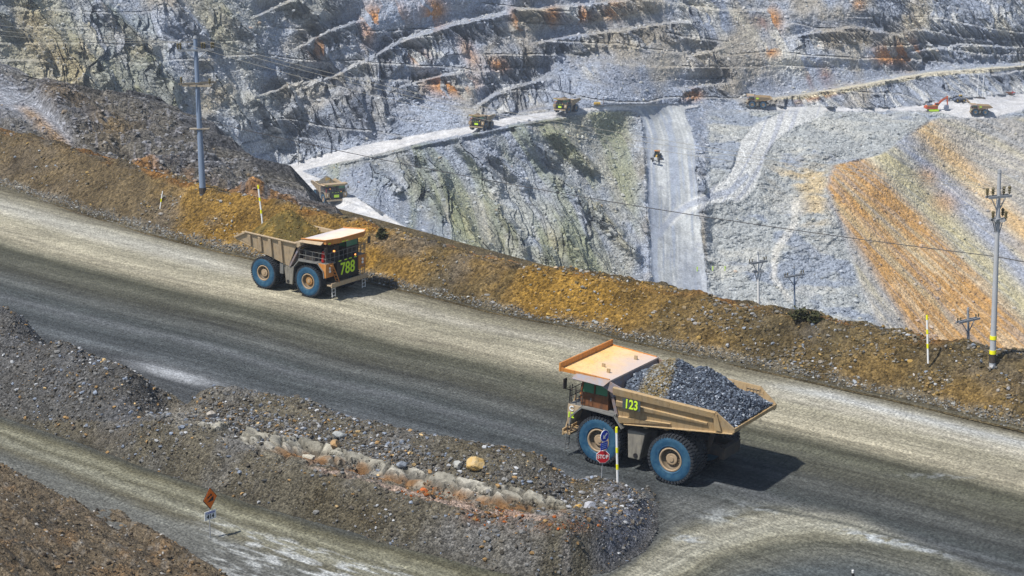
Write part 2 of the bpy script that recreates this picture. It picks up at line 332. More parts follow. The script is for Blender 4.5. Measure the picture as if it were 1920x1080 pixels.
m_strip = bandy([(1440, 184), (1500, 177), (1560, 167), (1650, 151), (1740, 135), (1920, 122), (2180, 108)], [(1440, 187), (1500, 186), (1560, 178), (1650, 161), (1740, 144), (1920, 130), (2180, 118)])
roads = np.clip(m_up + m_low + m_ramp + m_bench + m_haul2 * .8, 0, 1)

# zones
crx = np.interp(py, [190, 215, 250, 290, 310, 350, 400, 460, 520, 620, 800], [1850, 1762, 1705, 1650, 1562, 1548, 1568, 1585, 1606, 1648, 1720])
spoil = sst(-6, 10, pxg - crx + 5 * fbm(pxg / 30, py / 30, 0, s=3)) * sst(214, 226, py)                       # orange spoil face
plateau = sst(1318, 1335, pxg + .0 * py) * (1 - spoil) * sst(204, 212, py)
green = (1 - sst(1170, 1215, pxg)) * sst(0, 8, py - np.interp(pxg, [600, 800, 960, 1110, 1200], [305, 262, 230, 206, 200])) * sst(590, 640, pxg)
wall = 1 - np.clip(spoil + plateau + green + roads, 0, 1)
leftw = 1 - sst(420, 760, pxg + .35 * py)
# strata: steep slabs leaning to the right as they fall
ang = R(57); a_ = np.cos(ang); b_ = np.sin(ang)
al = X * a_ - Z * b_; ac = X * b_ + Z * a_
Yw = Y + 6 * fbm(X / 30, Z / 20, Y / 60, s=71, o=3)
strata = ridged(ac / 7.0 + 1.2 * fbm(X / 40, Z / 30, Y / 50, s=2), al / 26.0, Yw / 40.0, s=20, o=4, g=.55)
strata2 = fbm(ac / 2.6, al / 15.0, Y / 14.0, s=40, o=3)
outc = sst(-.15, .4, fbm(ac / 30, al / 40, Y / 60, s=50, o=3) + .12)                                          # where bare rock stands out of the rubble
gully = fbm(ac / 16, al / 70, Y / 80, s=90, o=3)
rub = fbm(X / 2.2, Y / 2.2, Z / 2.2, s=60, o=3, g=.6)
but = fbm((ac + 9 * fbm(X / 40, Z / 30, 0, s=74, o=2)) / 8.5, al / 42, Y / 300, s=95, o=2)                        # buttresses that run down the wall
leftz = 1 - sst(430, 720, pxg + .5 * py)
butm = sst(-.02, .16, but) * .6
# the buttresses one can tell apart: crest line, width
BUT = [([(-40, 0), (15, 30), (50, 62), (85, 95)], 15), ([(50, -20), (75, 20), (115, 70), (150, 130), (185, 168)], 17), ([(148, 76), (175, 105), (205, 145)], 14), ([(281, 100), (320, 146), (334, 205)], 13), ([(381, 108), (412, 155), (440, 190), (468, 232)], 15), ([(255, 165), (300, 205), (335, 240)], 17),
       ([(481, 180), (505, 212), (525, 245)], 16), ([(585, 70), (605, 95), (632, 128)], 13), ([(533, 145), (548, 172), (560, 200)], 12), ([(200, 10), (240, 50), (285, 92)], 14), ([(330, 0), (370, 45), (400, 80)], 12), ([(430, 20), (470, 62), (490, 95)], 13), ([(400, 215), (430, 250), (450, 280)], 13), ([(640, 140), (665, 180), (690, 225)], 15), ([(560, 0), (590, 25), (612, 48)], 11),
       ([(751, 300), (790, 350), (830, 402)], 15), ([(825, 328), (850, 372), (880, 425)], 14), ([(862, 262), (900, 302), (936, 348)], 14), ([(925, 288), (955, 315), (985, 340)], 12), ([(1047, 246), (1080, 280), (1110, 312)], 13), ([(1045, 330), (1075, 355), (1100, 380)], 14), ([(935, 388), (960, 425), (985, 465)], 13), ([(1028, 465), (1042, 495), (1060, 525)], 12), ([(1061, 436), (1085, 468), (1110, 500)], 13),
       ([(690, 308), (720, 332), (750, 352)], 11), ([(776, 284), (805, 302), (835, 328)], 12), ([(985, 245), (1010, 275), (1040, 300)], 12), ([(1120, 385), (1150, 430), (1190, 470)], 15), ([(870, 420), (900, 455), (930, 480)], 12)]
bpf = np.zeros(pxg.shape); bsh = bpf.copy(); jx_ = 7 * fbm(pxg / 25, py / 25, 0, s=97, o=3); jy_ = 7 * fbm(pxg / 25, py / 25, 5, s=98, o=3)
for ln, wd in BUT:
    x0_, x1_, y0_, y1_ = ln[0][0] - 70, ln[-1][0] + 70, ln[0][1] - 70, ln[-1][1] + 70
    k = np.where((pxg > x0_) & (pxg < x1_) & (py > y0_) & (py < y1_))
    d_, s_, p_ = segdist(pxg[k] + jx_[k], py[k] + jy_[k], ln); Lt = sum(math.dist(a, b) for a, b in zip(ln, ln[1:]))
    f_ = np.where(s_ > 0, np.exp(-(d_ / wd / 1.25) ** 2), np.exp(-(d_ / wd * 2.2) ** 2)) * sst(0, .12, p_ / Lt + .1); bpf[k] = np.maximum(bpf[k], f_)
butm = np.maximum(butm, bpf * 1.25).clip(0, 1)
rock = np.clip(wall * (1 - leftz) * np.maximum(face, np.clip(1.6 * outc - .35, 0, 1)) + np.clip(wall * leftz + green, 0, 1) * np.maximum(butm * (.35 + .65 * outc), .1), 0, 1) * (1 - .8 * tal)
wx = fbm(X / 9, Z / 9, Y / 30, s=401, o=3)
c1v, c1w, c1e, c1x = cells(ac / 3.6 + wx, al / 13 + .6 * wx, 500); c2v, c2w, c2e, c2x = cells(ac / 1.5 + wx * 1.5, al / 5 + wx, 510); c3v, c3w, c3e, c3x = cells(ac / 9 + wx * .6, al / 24 + .5 * wx, 520)
slabd = (c1v - .5) * 2.6 + c1x * 2.4 + (c2v - .5) * 1.3 + c2x * 1.3 + (c3v - .5) * 3.5 + c3x * 3.0
amp = 1 - np.clip(roads * 1.15, 0, 1)
D2 = D + amp * (rock * (1.6 * strata + .6 * strata2 + 1.25 * slabd - 2.0) + (wall + green) * 2.2 * gully - np.clip(wall * leftz + .7 * green, 0, 1) * (5 * sst(-.25, .3, but)) - np.clip(wall + green, 0, 1) * 8.5 * bpf * (1 - .3 * (bpf > .999)) + (wall * 3.6 * (1 - .5 * leftz)) * ledm * (ledge - .5) + 1.1 * rub + plateau * (1 - m_haul2) * (3.4 * fbm(X / 16, Y / 14, 0, s=77, o=3) + .7 * rub)
                + m_haul2 * 0 + spoil * (.35 * fbm(ac / 4, al / 40, 0, s=81, o=3) + 2.2 * fbm(ac / 16, al / 40, 0, s=84, o=3)))
# banks along the ramp and roads
def bump_line(pts, hw, hgt):
    d, _, _ = segdist(pxg, py, pts); return -hgt * np.exp(-(d / hw) ** 2)
D2 += bump_line([(1203, 240), (1208, 320), (1212, 420), (1218, 520), (1225, 620)], 5, 3.2) * (.6 + .8 * sst(-.4, .4, fbm(py / 18, pxg / 40, 0, s=91, o=3))) + (.6 + .9 * sst(-.4, .4, fbm(py / 14, pxg / 30, 0, s=93, o=3))) * bump_line([(1294, 225), (1312, 290), (1318, 330), (1322, 420), (1334, 520), (1345, 600)], 12, 2.2)
D2 += bump_line([(640, 306), (720, 290), (800, 270), (900, 250), (980, 232), (1060, 222)], 3.5, 3.0)
D2 += bump_line([(640, 392 - 22), (720, 412 - 16), (800, 456 - 8)], 7, 5)
P = atd(pxg, py, D2)
X, Y, Z = P[..., 0], P[..., 1], P[..., 2]

# rock colours
C = np.ones(P.shape) * np.array([.34, .385, .465])
g1 = fbm(ac / 24, al / 40, Y / 60, s=101, o=4); g2 = fbm(X / 5, Y / 5, Z / 5, s=111, o=4)
C = mixc(C, [.22, .26, .34], sst(-.05, .35, g1) * .7)
C = mixc(C, [.36, .38, .42], sst(.1, .35, g2) * .6 * (1 - rock * .6))
tan = np.clip(leftz * 1.0 + green * .9, 0, 1)
C = mixc(C, [.36, .335, .21], tan * sst(-.2, .2, fbm(ac / 18, al / 50, Y / 50, s=121, o=4)) * .7)
slab = (c1w - .5) * .9 + (c2w - .5) * .5 + .5 * (c3w - .5)
C = mixc(C, [.42, .375, .17], rock * tan * sst(-.2, .1, (c3v - .5) + .4 * (c1v - .5)) * .65)
C = mixc(C, [.20, .235, .17], rock * tan * sst(.0, .25, (c1v - .5)) * .6)
C = mixc(C, [.56, .57, .56], rock * sst(.14, .26, slab) * (.85 - .45 * tan))
C = mixc(C, [.13, .15, .18], rock * sst(.22, .5, -slab) * .6)
C = mixc(C, [.07, .08, .09], rock * (1 - sst(.0, .10, c1e)) * .35 + rock * (1 - sst(0, .08, c2e)) * .2)
C = mixc(C, [.46, .47, .47], wall * ledm * sst(.80, .9, fz_) * .55 * (1 - .5 * leftz))
C = mixc(C, [.40, .33, .20], wall * sst(-.05, .3, fbm(ac / 26, al / 22, Y / 60, s=811, o=4)) * .6)
C = mixc(C, [.24, .27, .14], green * sst(.05, .3, fbm(ac / 6, al / 30, 0, s=133, o=3)) * .5)
def blob(cx, cy, rx, ry, a=0): 
    c, s_ = math.cos(R(a)), math.sin(R(a)); u = (pxg - cx) * c + (py - cy) * s_; v = -(pxg - cx) * s_ + (py - cy) * c
    return np.exp(-((u / rx) ** 2 + (v / ry) ** 2))
rust = sum(k * blob(*b) for k, b in [(1, (720, 30, 34, 22, 0)), (1, (815, 22, 20, 26, 0)), (1, (1090, 28, 16, 14, 0)), (.8, (1035, 32, 14, 20, 0)), (1, (845, 160, 42, 18, 0)), (.8, (935, 122, 18, 12, 20)), (.7, (1150, 22, 18, 18, 0)), (.6, (770, 105, 30, 16, 0)),
    (1, (1660, 105, 22, 16, 0)), (1, (1697, 103, 18, 22, 0)), (1, (1715, 98, 8, 16, 0)), (.9, (1450, 36, 14, 20, -20)), (.8, (1445, 98, 16, 10, 0)), (.7, (975, 45, 10, 30, -30)), (1, (1298, 178, 16, 10, 0)), (.6, (1610, 8, 10, 10, 0)), (.7, (1545, 178, 50, 6, -15)),
    (.7, (600, 90, 20, 20, 0)), (.5, (690, 60, 14, 30, 0)), (.5, (880, 100, 12, 30, -30))])
dark = sum(k * blob(*b) for k, b in [(1, (1430, 44, 22, 13, 30)), (1, (1548, 145, 15, 24, -15)), (1, (1518, 152, 7, 22, -20)), (.9, (1570, 138, 6, 20, -20)), (.9, (1430, 168, 26, 15, 15)), (.8, (990, 75, 10, 45, -38)), (.8, (1355, 125, 40, 28, 20)), (.9, (1620, 55, 45, 16, 0)),
    (.9, (690, 190, 38, 38, 30)), (.7, (655, 240, 40, 26, 0)), (.8, (1150, 150, 60, 24, 10)), (.6, (880, 75, 40, 12, -30)), (.6, (1240, 60, 60, 20, 0)), (.5, (460, 60, 120, 12, 35)), (.5, (1870, 150, 80, 12, 0))])
lite = sum(k * blob(*b) for k, b in [(1, (1310, 12, 50, 12, 10)), (1, (1490, 120, 60, 22, 10)), (1, (1600, 120, 45, 18, 0)), (1, (1375, 40, 26, 20, 30)), (.8, (1745, 100, 14, 12, 0)), (.8, (1830, 90, 30, 12, 0)), (.8, (1450, 80, 50, 30, 20)), (.7, (990, 180, 22, 20, 50)), (.7, (1105, 135, 18, 14, 50)),
    (.8, (1870, 40, 40, 14, 40)), (.9, (1725, 40, 30, 10, 0)), (.6, (1330, 60, 40, 40, 0)), (.7, (920, 390, 22, 45, 25)), (.5, (1060, 350, 20, 26, 0)), (.6, (1150, 490, 20, 40, 0)), (.6, (530, 160, 60, 10, -15))])
C = mixc(C, [.13, .14, .17], np.clip(dark, 0, 1) * (.55 + .45 * sst(-.3, .3, slab)) * .62)
C = mixc(C, [.68, .64, .52], np.clip(lite, 0, 1) * .8 * sst(-.12, .12, (c1w - .5) + .5 * (c2w - .5)) * .8)
C = mixc(C, [.50, .24, .075], np.clip(rust * 1.25, 0, 1) * sst(-.05, .12, (c1v - .5) + .35 * (c2v - .5) + .1) * .95)
C = mixc(C, [.17, .065, .05], np.clip(blob(1548, 145, 13, 20, -15) + blob(1518, 152, 5, 18, -20) + .7 * blob(1428, 42, 20, 10, 30), 0, 1) * .7)
for line, tr, st, rl in BENCH:       # fine pale rubble lies on the treads
    yl = interp(pxg, line); v = yl - py
    win = sst(line[0][0] - 5, line[0][0] + 25, pxg) * (1 - sst(line[-1][0] - 25, line[-1][0] + 5, pxg))
    C = mixc(C, [.45, .46, .47], win * sst(-2, 2, v + 3 * g2) * (1 - sst(tr, tr + 8, v)) * .35 * sst(-.5, .1, g1))
    C = mixc(C, [.24, .27, .33], win * sst(tr, tr + 5, v) * (1 - sst(tr + 12, tr + 24, v)) * .5)
# plateau
C = mixc(C, [.33, .35, .35], plateau); C = mixc(C, [.24, .28, .35], plateau * sst(.08, .3, fbm(X / 16, Y / 9, 0, s=151, o=4)) * .75)
C = mixc(C, [.44, .44, .40], plateau * sst(.15, .5, fbm(X / 20, Y / 8, 0, s=155, o=3)) * .6)
C = mixc(C, [.56, .42, .20], plateau * np.clip(blob(1500, 330, 50, 30, 0) + blob(1530, 380, 26, 60, 0), 0, 1) * sst(-.2, .3, fbm(X / 12, Y / 4, 0, s=157, o=3)) * .7)
# spoil face: sheets of spilled material along the fall line, fanning from its crest
fal = np.arctan2(py + 60, pxg - 1140); fan = fal * 60
sheet = fbm(fan / 1.6, (pxg + py) / 420, 0, s=160, o=4); sheet2 = fbm(fan / .35, (pxg + py) / 160, 0, s=166, o=3)
u_ = (pxg - 1560) - (py - 310) * .93                                                                          # which sheet, left to right
S_ = np.ones(P.shape) * np.array([.31, .30, .28])
S_ = mixc(S_, [.43, .24, .07], (1 - sst(45, 105, u_ + 34 * sheet)) * sst(-60, -30, u_ + (py - 310) * .3) * .95)
S_ = mixc(S_, [.46, .41, .22], np.exp(-((u_ - 115 + 22 * sheet) / 34) ** 2) * .8)
S_ = mixc(S_, [.30, .35, .46], np.exp(-((u_ - 172 + 18 * sheet) / 22) ** 2) * .7)
S_ = mixc(S_, [.52, .36, .17], np.exp(-((u_ - 240 + 20 * sheet) / 30) ** 2) * .9)
S_ = mixc(S_, [.42, .38, .24], sst(.1, .5, sheet) * .5); S_ = mixc(S_, [.26, .28, .30], sst(.1, .5, sheet2) * .45); S_ = mixc(S_, [.58, .54, .42], sst(.15, .5, -sheet2) * .35)
S_ = mixc(S_, [.47, .28, .12], np.clip(blob(1740, 330, 20, 16, 30) + blob(1770, 380, 26, 20, 20), 0, 1) * .7)
C = C * (1 - spoil[..., None]) + S_ * spoil[..., None]
# road surfaces
C = mixc(C, [.52, .52, .52], np.clip(m_up + m_low + m_bench, 0, 1)); C = mixc(C, [.46, .47, .49], np.clip(m_up + m_low + m_bench, 0, 1) * sst(-.1, .35, fbm(pxg / 60, py / 3.2 + pxg / 12, 0, s=171, o=3)) * .75)
cl = (pxg - xl) / (xr - xl); rt = noise(cl * 11, py / 90, 0, s=175) * .6 + noise(cl * 26, py / 60, 0, s=176) * .5
cl = cl + .05 * np.sin(py / 70) + .03 * fbm(py / 60, 0 * py, 0, s=178, o=2)
rt = noise(cl * 13, py / 110, 0, s=175) * .6 + noise(cl * 30, py / 80, 0, s=176) * .6
C = mixc(C, [.33, .35, .36], m_ramp); C = mixc(C, [.27, .31, .38], m_ramp * np.clip(np.exp(-((cl - .03) / .05) ** 2) + 1.2 * np.exp(-((cl - .50 - .2 * (1 - sst(200, 250, py))) / .05) ** 2) * (1 - sst(330, 420, py)) + sst(.05, .45, -rt) * .9, 0, 1) * .8)
C = mixc(C, [.46, .48, .48], m_ramp * sst(.05, .4, rt) * .8)
C = mixc(C, [.24, .26, .31], m_ramp * sst(.30, .5, fbm(pxg / 7, py / 9, 0, s=182, o=3)) * .5)
C = mixc(C, [.24, .27, .33], m_ramp * sst(420, 520, py) * sst(.45, .6, cl) * .5)
C = mixc(C, [.50, .51, .50], np.clip(m_haul2 * 1.2, 0, 1) * .95); C = mixc(C, [.36, .38, .42], m_haul2 * sst(.1, .4, noise((pxg + py * .62 + .0012 * (py - 340) ** 2) / 4.2, py / 150, 0, s=180)) * .95)
C = mixc(C, [.28, .31, .37], m_track * .8); C = mixc(C, [.72, .66, .48], m_strip * .85); C = mixc(C, [.30, .27, .24], m_strip * np.exp(-((py - interp(pxg, [(1440, 186), (1560, 172), (1740, 139), (1920, 126)])) / 1.2) ** 2) * .7)
C = mixc(C, [.58, .56, .50], plateau * band([(1492, 380, 7), (1490, 420, 7), (1455, 470, 7), (1450, 520, 6), (1480, 560, 6)], e=4) * .6)
C = mixc(C, [.20, .23, .30], bandy([(860, 262 - 26), (960, 208), (1060, 196), (1100, 194)], [(860, 242), (960, 213), (1060, 200), (1100, 197)], 2) * .6)
C = np.clip(C * (1 + .16 * rub[..., None]), .02, .85)
C0 = C
M_ROCK = earth('pit_rock', .5, 2.0, .28, .32, .7, .8, vor=.28, vs=1.5)
M_PROAD = earth('pit_road_dust', .22, 1.4, .22, .28, .35, .8)
Q = grid_quads(NR, NC); Pf = P.reshape(-1, 3); Cf = C.reshape(-1, 3)
rm = (np.clip(m_up + m_low + m_ramp + m_bench, 0, 1) > .5).ravel()[Q].mean(1) > .5
sm = (spoil > .5).ravel()[Q].mean(1) > .5
pm = (plateau > .5).ravel()[Q].mean(1) > .5
tag(sub('pit_wall', Pf, Cf, Q, ~rm & ~sm & ~pm, M_ROCK, False), 'blue grey benched rock walls of the open pit', 'pit wall', kind='structure')
tag(sub('pit_road', Pf, Cf, Q, rm, M_PROAD, True), 'pale dusty haul roads running through the open pit', 'road', kind='structure')
M_SPOIL = earth('spoil_gravel', .5, 1.6, .22, .30, .5, .8, vor=.25, vs=1.3)
tag(sub('spoil_slope', Pf, Cf, Q, sm & ~rm, M_SPOIL, False), 'orange and grey spoil slope on the right of the pit', 'slope', kind='structure')
tag(sub('waste_plateau', Pf, Cf, Q, pm & ~rm & ~sm, M_SPOIL, False), 'pale lumpy waste plateau between ramp and spoil slope', 'ground', kind='structure')

M_STONE = earth('loose_stone', 3, 9, .2, .25, .05, .5)
okp = np.clip(1 - roads - m_track - m_strip, 0, 1) * (py > -40) * (pxg > -80) * (pxg < 2000) * (.25 + .75 * (1 - rock)) * (1 - .75 * plateau) * (1 - .8 * spoil)
sp, ss, si, sj = scatter(P, okp, 14000, .35, 1.6, 4)
sc_ = C0[si, sj] * .7 + pal(len(sp), [(4, (.30, .33, .38)), (2, (.50, .52, .54)), (2, (.13, .15, .19)), (1, (.42, .38, .24)), (.1, (.45, .25, .10))]) * .38
stones('pit_rubble', sp, ss, sc_, M_STONE, 'loose broken rock lying over the pit walls')
# ================================================================ THE HAUL ROAD PLAIN (z = 0)
TOE = [(-560, 165), (-260, 262), (0, 346), (78, 372), (260, 429), (391, 463), (520, 492), (674, 522), (811, 552), (931, 583), (1085, 612), (1280, 658), (1454, 696), (1672, 744), (1920, 803), (2180, 868), (2540, 960)]
toeW = [tuple(atz(a, b)[:2]) for a, b in TOE]
for i_, c_ in enumerate(CREST):        # how high the berm is: the height whose crest shows where the photograph has it
    x0_ = c_[0]; lo, hi = 1.0, 12.0
    for _ in range(30):
        h_ = (lo + hi) / 2; bx_ = np.array([-300.0] * 0 + list(np.linspace(x0_ - 200, x0_ + 200, 81))); pw = atz(bx_, interp(bx_, TOE)); pw = pw + np.array([.6, .8, 0]) * h_ * 1.28; pw[:, 2] = h_
        qx, qy = pixl(pw); yy = float(np.interp(x0_, qx, qy)); lo, hi = (h_, hi) if yy > c_[1] else (lo, h_)
    CREST[i_] = (c_[0], c_[1], h_, float(np.interp(x0_, qx, pw[:, 1])))
rx = np.linspace(-540, 2520, 1100)[None, :]; ry = np.linspace(170, 1180, 680)[:, None]
ry = np.maximum(ry, np.interp(rx, [p[0] for p in TOE], [p[1] for p in TOE]) - 8 + 0 * ry); rxg = np.broadcast_to(rx, ry.shape)
G = atz(rxg, ry); GX, GY = G[..., 0], G[..., 1]
dN = np.array([-.80, -.60]); P0w = np.array(atz(1280, 658)[:2])
dq, sq, sp_ = segdist(GX, GY, toeW); q = dq * np.where(sq < 0, 1, -1)
along = sp_
def rampc(v, pts):
    xs = [p[0] for p in pts]; return np.stack([np.interp(v, xs, [p[1][k] for p in pts]) for k in range(3)], -1)
def qat(x, y):
    p = atz(x, y); d, s_, _ = segdist(np.array([p[0]]), np.array([p[1]]), toeW); return float(d[0] * (1 if s_[0] < 0 else -1))
K = [(524, (.10, .09, .06)), (536, (.17, .15, .10)), (548, (.34, .31, .22)), (566, (.50, .46, .36)), (580, (.40, .365, .26)), (612, (.43, .385, .275)), (630, (.30, .27, .18)), (640, (.13, .12, .075)), (652, (.15, .14, .09)), (664, (.20, .185, .125)), (676, (.13, .12, .08)),
     (690, (.11, .105, .08)), (702, (.19, .185, .15)), (714, (.12, .12, .10)), (726, (.10, .105, .09)), (738, (.21, .21, .19)), (750, (.13, .135, .12)), (764, (.10, .105, .095)), (780, (.17, .175, .16)), (800, (.12, .12, .11)), (830, (.12, .12, .11))]
prof = [(qat(700, a), c) for a, c in K]
qw = q + 1.0 * fbm(along / 40, q / 9, 0, s=200, o=4)
RC = rampc(qw, prof)
fine = noise(q * .9, along / 60, 0, s=210) * .6 + noise(q * 2.2, along / 35, 0, s=212) * .5
RC = RC * (1 + .26 * fine[..., None]) * (1 + .18 * fbm(GX / 6, GY / 6, 0, s=214, o=4)[..., None])
blob2 = lambda cx, cy, r1, r2, a=0: np.exp(-((((rxg - cx) * math.cos(R(a)) + (ry - cy) * math.sin(R(a))) / r1) ** 2 + ((-(rxg - cx) * math.sin(R(a)) + (ry - cy) * math.cos(R(a))) / r2) ** 2))
RC = mixc(RC, [.62, .62, .58], np.clip(np.exp(-((ry - interp(rxg, [(1200, 650), (1450, 722), (1560, 742), (1700, 778), (1920, 832)])) / 9) ** 2) * sst(1380, 1560, rxg) * .85, 0, 1))
RC = mixc(RC, [.52, .50, .42], np.clip(np.exp(-((ry - interp(rxg, [(0, 385), (150, 428), (300, 468), (450, 505)])) / 13) ** 2) * (1 - sst(330, 520, rxg)) * .75, 0, 1))
RC = mixc(RC, [.70, .68, .62], np.clip(1.0 * blob2(330, 703, 75, 9, 15), 0, 1))
# the side road and the junction
side_e = interp(rxg, [(-280, 690), (0, 779), (185, 844), (324, 895), (463, 941), (657, 997), (850, 1052), (1000, 1085), (1240, 1140), (2200, 1400)])
jun = sst(0, 40, ry - interp(rxg, [(-280, 690), (0, 760), (657, 980), (1100, 1070), (1190, 1030), (1230, 960), (1235, 905), (1400, 915), (1600, 950), (1920, 1085), (2200, 1200)]))
sideC = rampc((ry - side_e) / np.interp(rxg, [0, 500, 900], [1, 1.25, 1.6]) + 6 * fbm(rxg / 90, ry / 40, 0, s=221, o=3), [(-30, (.09, .085, .05)), (0, (.085, .08, .05)), (12, (.16, .14, .08)), (24, (.30, .27, .17)), (32, (.17, .15, .09)), (44, (.33, .30, .20)), (58, (.15, .13, .08)), (75, (.19, .18, .14)), (110, (.16, .15, .12))])
dust = np.clip(sst(-.1, .4, fbm(rxg / 34, ry / 5 - rxg / 16, 0, s=225, o=4)) * sst(330, 480, rxg) * sst(35, 60, ry - side_e) * (1 - sst(900, 1000, rxg)), 0, 1)
sideC = mixc(sideC, [.58, .56, .48], dust * .85)
jx, jy = 1560.0, 1330.0                                 # the turning tracks bend round this point
rr = np.hypot((rxg - jx) * .72, (ry - jy)); tt = np.arctan2(ry - jy, rxg - jx)
tw = rr + 8 * fbm(rxg / 80, ry / 50, 0, s=231, o=3)
junC = rampc(tw, [(200, (.09, .10, .09)), (262, (.11, .115, .10)), (290, (.16, .15, .11)), (312, (.13, .12, .08)), (326, (.30, .265, .17)), (345, (.40, .36, .25)), (372, (.36, .32, .22)), (386, (.20, .18, .12)), (405, (.14, .135, .11)), (440, (.16, .155, .13)), (600, (.12, .12, .10))])
junC = junC * (1 + .25 * noise(tw / 3.5, tt * 3, 0, s=235)[..., None])
wj = sst(950, 1180, rxg)
J = sideC * (1 - wj[..., None]) + junC * wj[..., None]
jm = jun * (1 - .85 * sst(-10, 40, rxg - interp(ry, [(900, 1500), (950, 1640), (1000, 1760), (1050, 1900), (1080, 1980)])))
RC = RC * (1 - jm[..., None]) + J * jm[..., None]
RC = mixc(RC, [.62, .62, .56], np.clip(blob2(1410, 950, 45, 5, 14) + blob2(1640, 1008, 60, 8, 12) + blob2(1740, 1030, 60, 6, 15) + .8 * blob2(1290, 1010, 26, 8, 10) + .6 * blob2(1760, 893, 60, 4, 2) + .5 * blob2(1350, 968, 40, 14, 0), 0, 1) * sst(-.3, .2, fbm(rxg / 16, ry / 4, 0, s=240, o=3)) * .8)
RC = mixc(RC, [.07, .07, .06], np.clip(np.exp(-((np.hypot((rxg - 1080) * .62, (ry - 965) * 1.15) - 103) / 9) ** 2) * sst(1150, 1200, rxg), 0, 1) * .6)
RC = mixc(RC, [.07, .07, .055], np.clip(np.exp(-((ry - interp(rxg, [(1230, 905), (1320, 930), (1480, 962), (1600, 985), (1800, 1042), (1920, 1072)])) / 4) ** 2) * sst(1240, 1400, rxg), 0, 1) * .7)
GZ = .05 * fbm(GX / 5, GY / 5, 0, s=250, o=3) - .10 * np.exp(-((np.hypot((rxg - 1080) * .62, (ry - 965) * 1.15) - 103) / 6) ** 2) * sst(1150, 1200, rxg)
GZ = GZ + .06 * noise(q * 1.1, along / 40, 0, s=255) * (1 - jm)
G[..., 2] = GZ
M_ROAD = earth('haul_road_gravel', 1.6, 5, .25, .38, .07, .9, vor=.22, vs=6, streak=(R(33), .05, 1.1, .27, .9))
Qr = grid_quads(680, 1100)
side_m = (jm > .5).ravel()[Qr].mean(1) > .5
nh_ = sst(qat(700, 615), qat(700, 650), qw)[..., None]; RC = RC * (np.array([.70, .72, .75]) * (1 - nh_) + np.array([.70, .76, .88]) * nh_) * (1 - .30 * sst(qat(700, 615), qat(700, 650), qw) * (1 - jm))[..., None]; RC = np.clip(RC, .015, .85)
tag(sub('haul_road', lift(G).reshape(-1, 3), RC.reshape(-1, 3), Qr, ~side_m, M_ROAD, True), 'broad gravel haul road with dark wheel-rolled bands', 'road', kind='structure')
tag(sub('side_road', lift(G).reshape(-1, 3), RC.reshape(-1, 3), Qr, side_m, M_ROAD, True), 'tan side road joining the haul road at bottom right', 'road', kind='structure')
# land under and around everything, below the pit
gp = np.array([[-1500, -400, -150], [1500, -400, -150], [1500, 1900, -150], [-1500, 1900, -150]], float)
tag(npmesh('ground', gp, np.array([[0, 1, 2, 3]]), M_ROCK, np.full((4, 3), .2)), kind='structure')

# ================================================================ THE BERM along the far side of the road
NB, NX = 2950, 96
xs = np.linspace(-540, 2520, NB)
tw_ = atz(xs, interp(xs, TOE)); hB = interp(xs, CREST, 2)
tx = np.gradient(tw_[:, 0]); ty = np.gradient(tw_[:, 1]); L_ = np.hypot(tx, ty); tx /= L_; ty /= L_
kk = np.ones(61) / 61
def sm1(a): return np.convolve(np.pad(a, 30, mode='edge'), kk, 'valid')
tx, ty = sm1(tx), sm1(ty); nx_, ny_ = -ty, tx
nx_, ny_ = np.where(ny_ < 0, -nx_, nx_), np.abs(ny_)
sL = np.cumsum(np.hypot(np.gradient(tw_[:, 0]), np.gradient(tw_[:, 1])))
# profile: (share, offset m / height share); the face, the shelf, the fall behind and the low terrace with the power poles
v = np.linspace(0, 1, NX)[:, None]
def prof_(v, h):
    off = np.interp(v, [0, .06, .60, .66, .78, .90, .96, 1.0], [-1.0, 0, 1, 1.25, 1.9, 5.2, 18, 30])
    z = np.interp(v, [0, .06, .60, .66, .78, .90, .96, 1.0], [0, 0.02, 1, 1.05, .88, -2.6, -3.0, -16])
    return off, z
o_, z_ = prof_(v, 0)
hh = hB[None, :]
face_w = hh * 1.28
rag = fbm(sL[None, :] / 9, v * 2, 0, s=300, o=4)
off = np.where(o_ <= 0, o_, np.minimum(o_, 1) * face_w + (np.maximum(o_, 1) - 1) * (2.2 if True else 1) * 1.6)
zz = np.where(z_ > 0, z_ * hh * (1 + .10 * rag * sst(.3, .8, v)), z_ * 4.6)
Bx = tw_[None, :, 0] + nx_[None, :] * off; By = tw_[None, :, 1] + ny_[None, :] * off
sLm = sL[None, :] + 0 * v
gul = fbm(sLm / 1.6, off / 9, 0, s=310, o=4); lump = fbm(Bx / 2.4, By / 2.4, zz / 2.4, s=320, o=4, g=.6)
onface = sst(.05, .12, v) * (1 - sst(.62, .72, v)); ontop = sst(.56, .66, v) * (1 - sst(.84, .9, v))
zz = zz + onface * (.30 * gul + .30 * lump) + ontop * (.55 * fbm(Bx / 1.8, By / 1.8, 0, s=330, o=4, g=.6) + .45 * np.abs(fbm(Bx / 5, By / 5, 0, s=333, o=3))) - .12 * np.exp(-((v - .05) / .02) ** 2)
Bx = Bx + onface * (.2 * gul) * 1; By = By - onface * .35 * lump
BP = np.stack([Bx, By, zz], -1)
bpx, bpy_ = pixl(BP)
BC = np.ones(BP.shape) * np.array([.128, .106, .062])
org = np.clip(np.interp(bpx, [-280, 0, 260, 300, 350, 480, 560, 700, 820, 900, 1000, 1150, 1300, 1400, 1600, 2200], [-.2, -.2, -.1, .3, .8, 1.05, .7, 1.0, .1, .2, .95, .95, .25, .05, .2, .2]) + .45 * fbm(sLm / 7, off / 4, 0, s=340, o=4), 0, 1)
BC = mixc(BC, [.33, .20, .035], org * .75 * onface)
BC = mixc(BC, [.16, .155, .15], sst(.0, .5, fbm(Bx / 5, By / 5, zz / 3, s=350, o=4)) * .6)
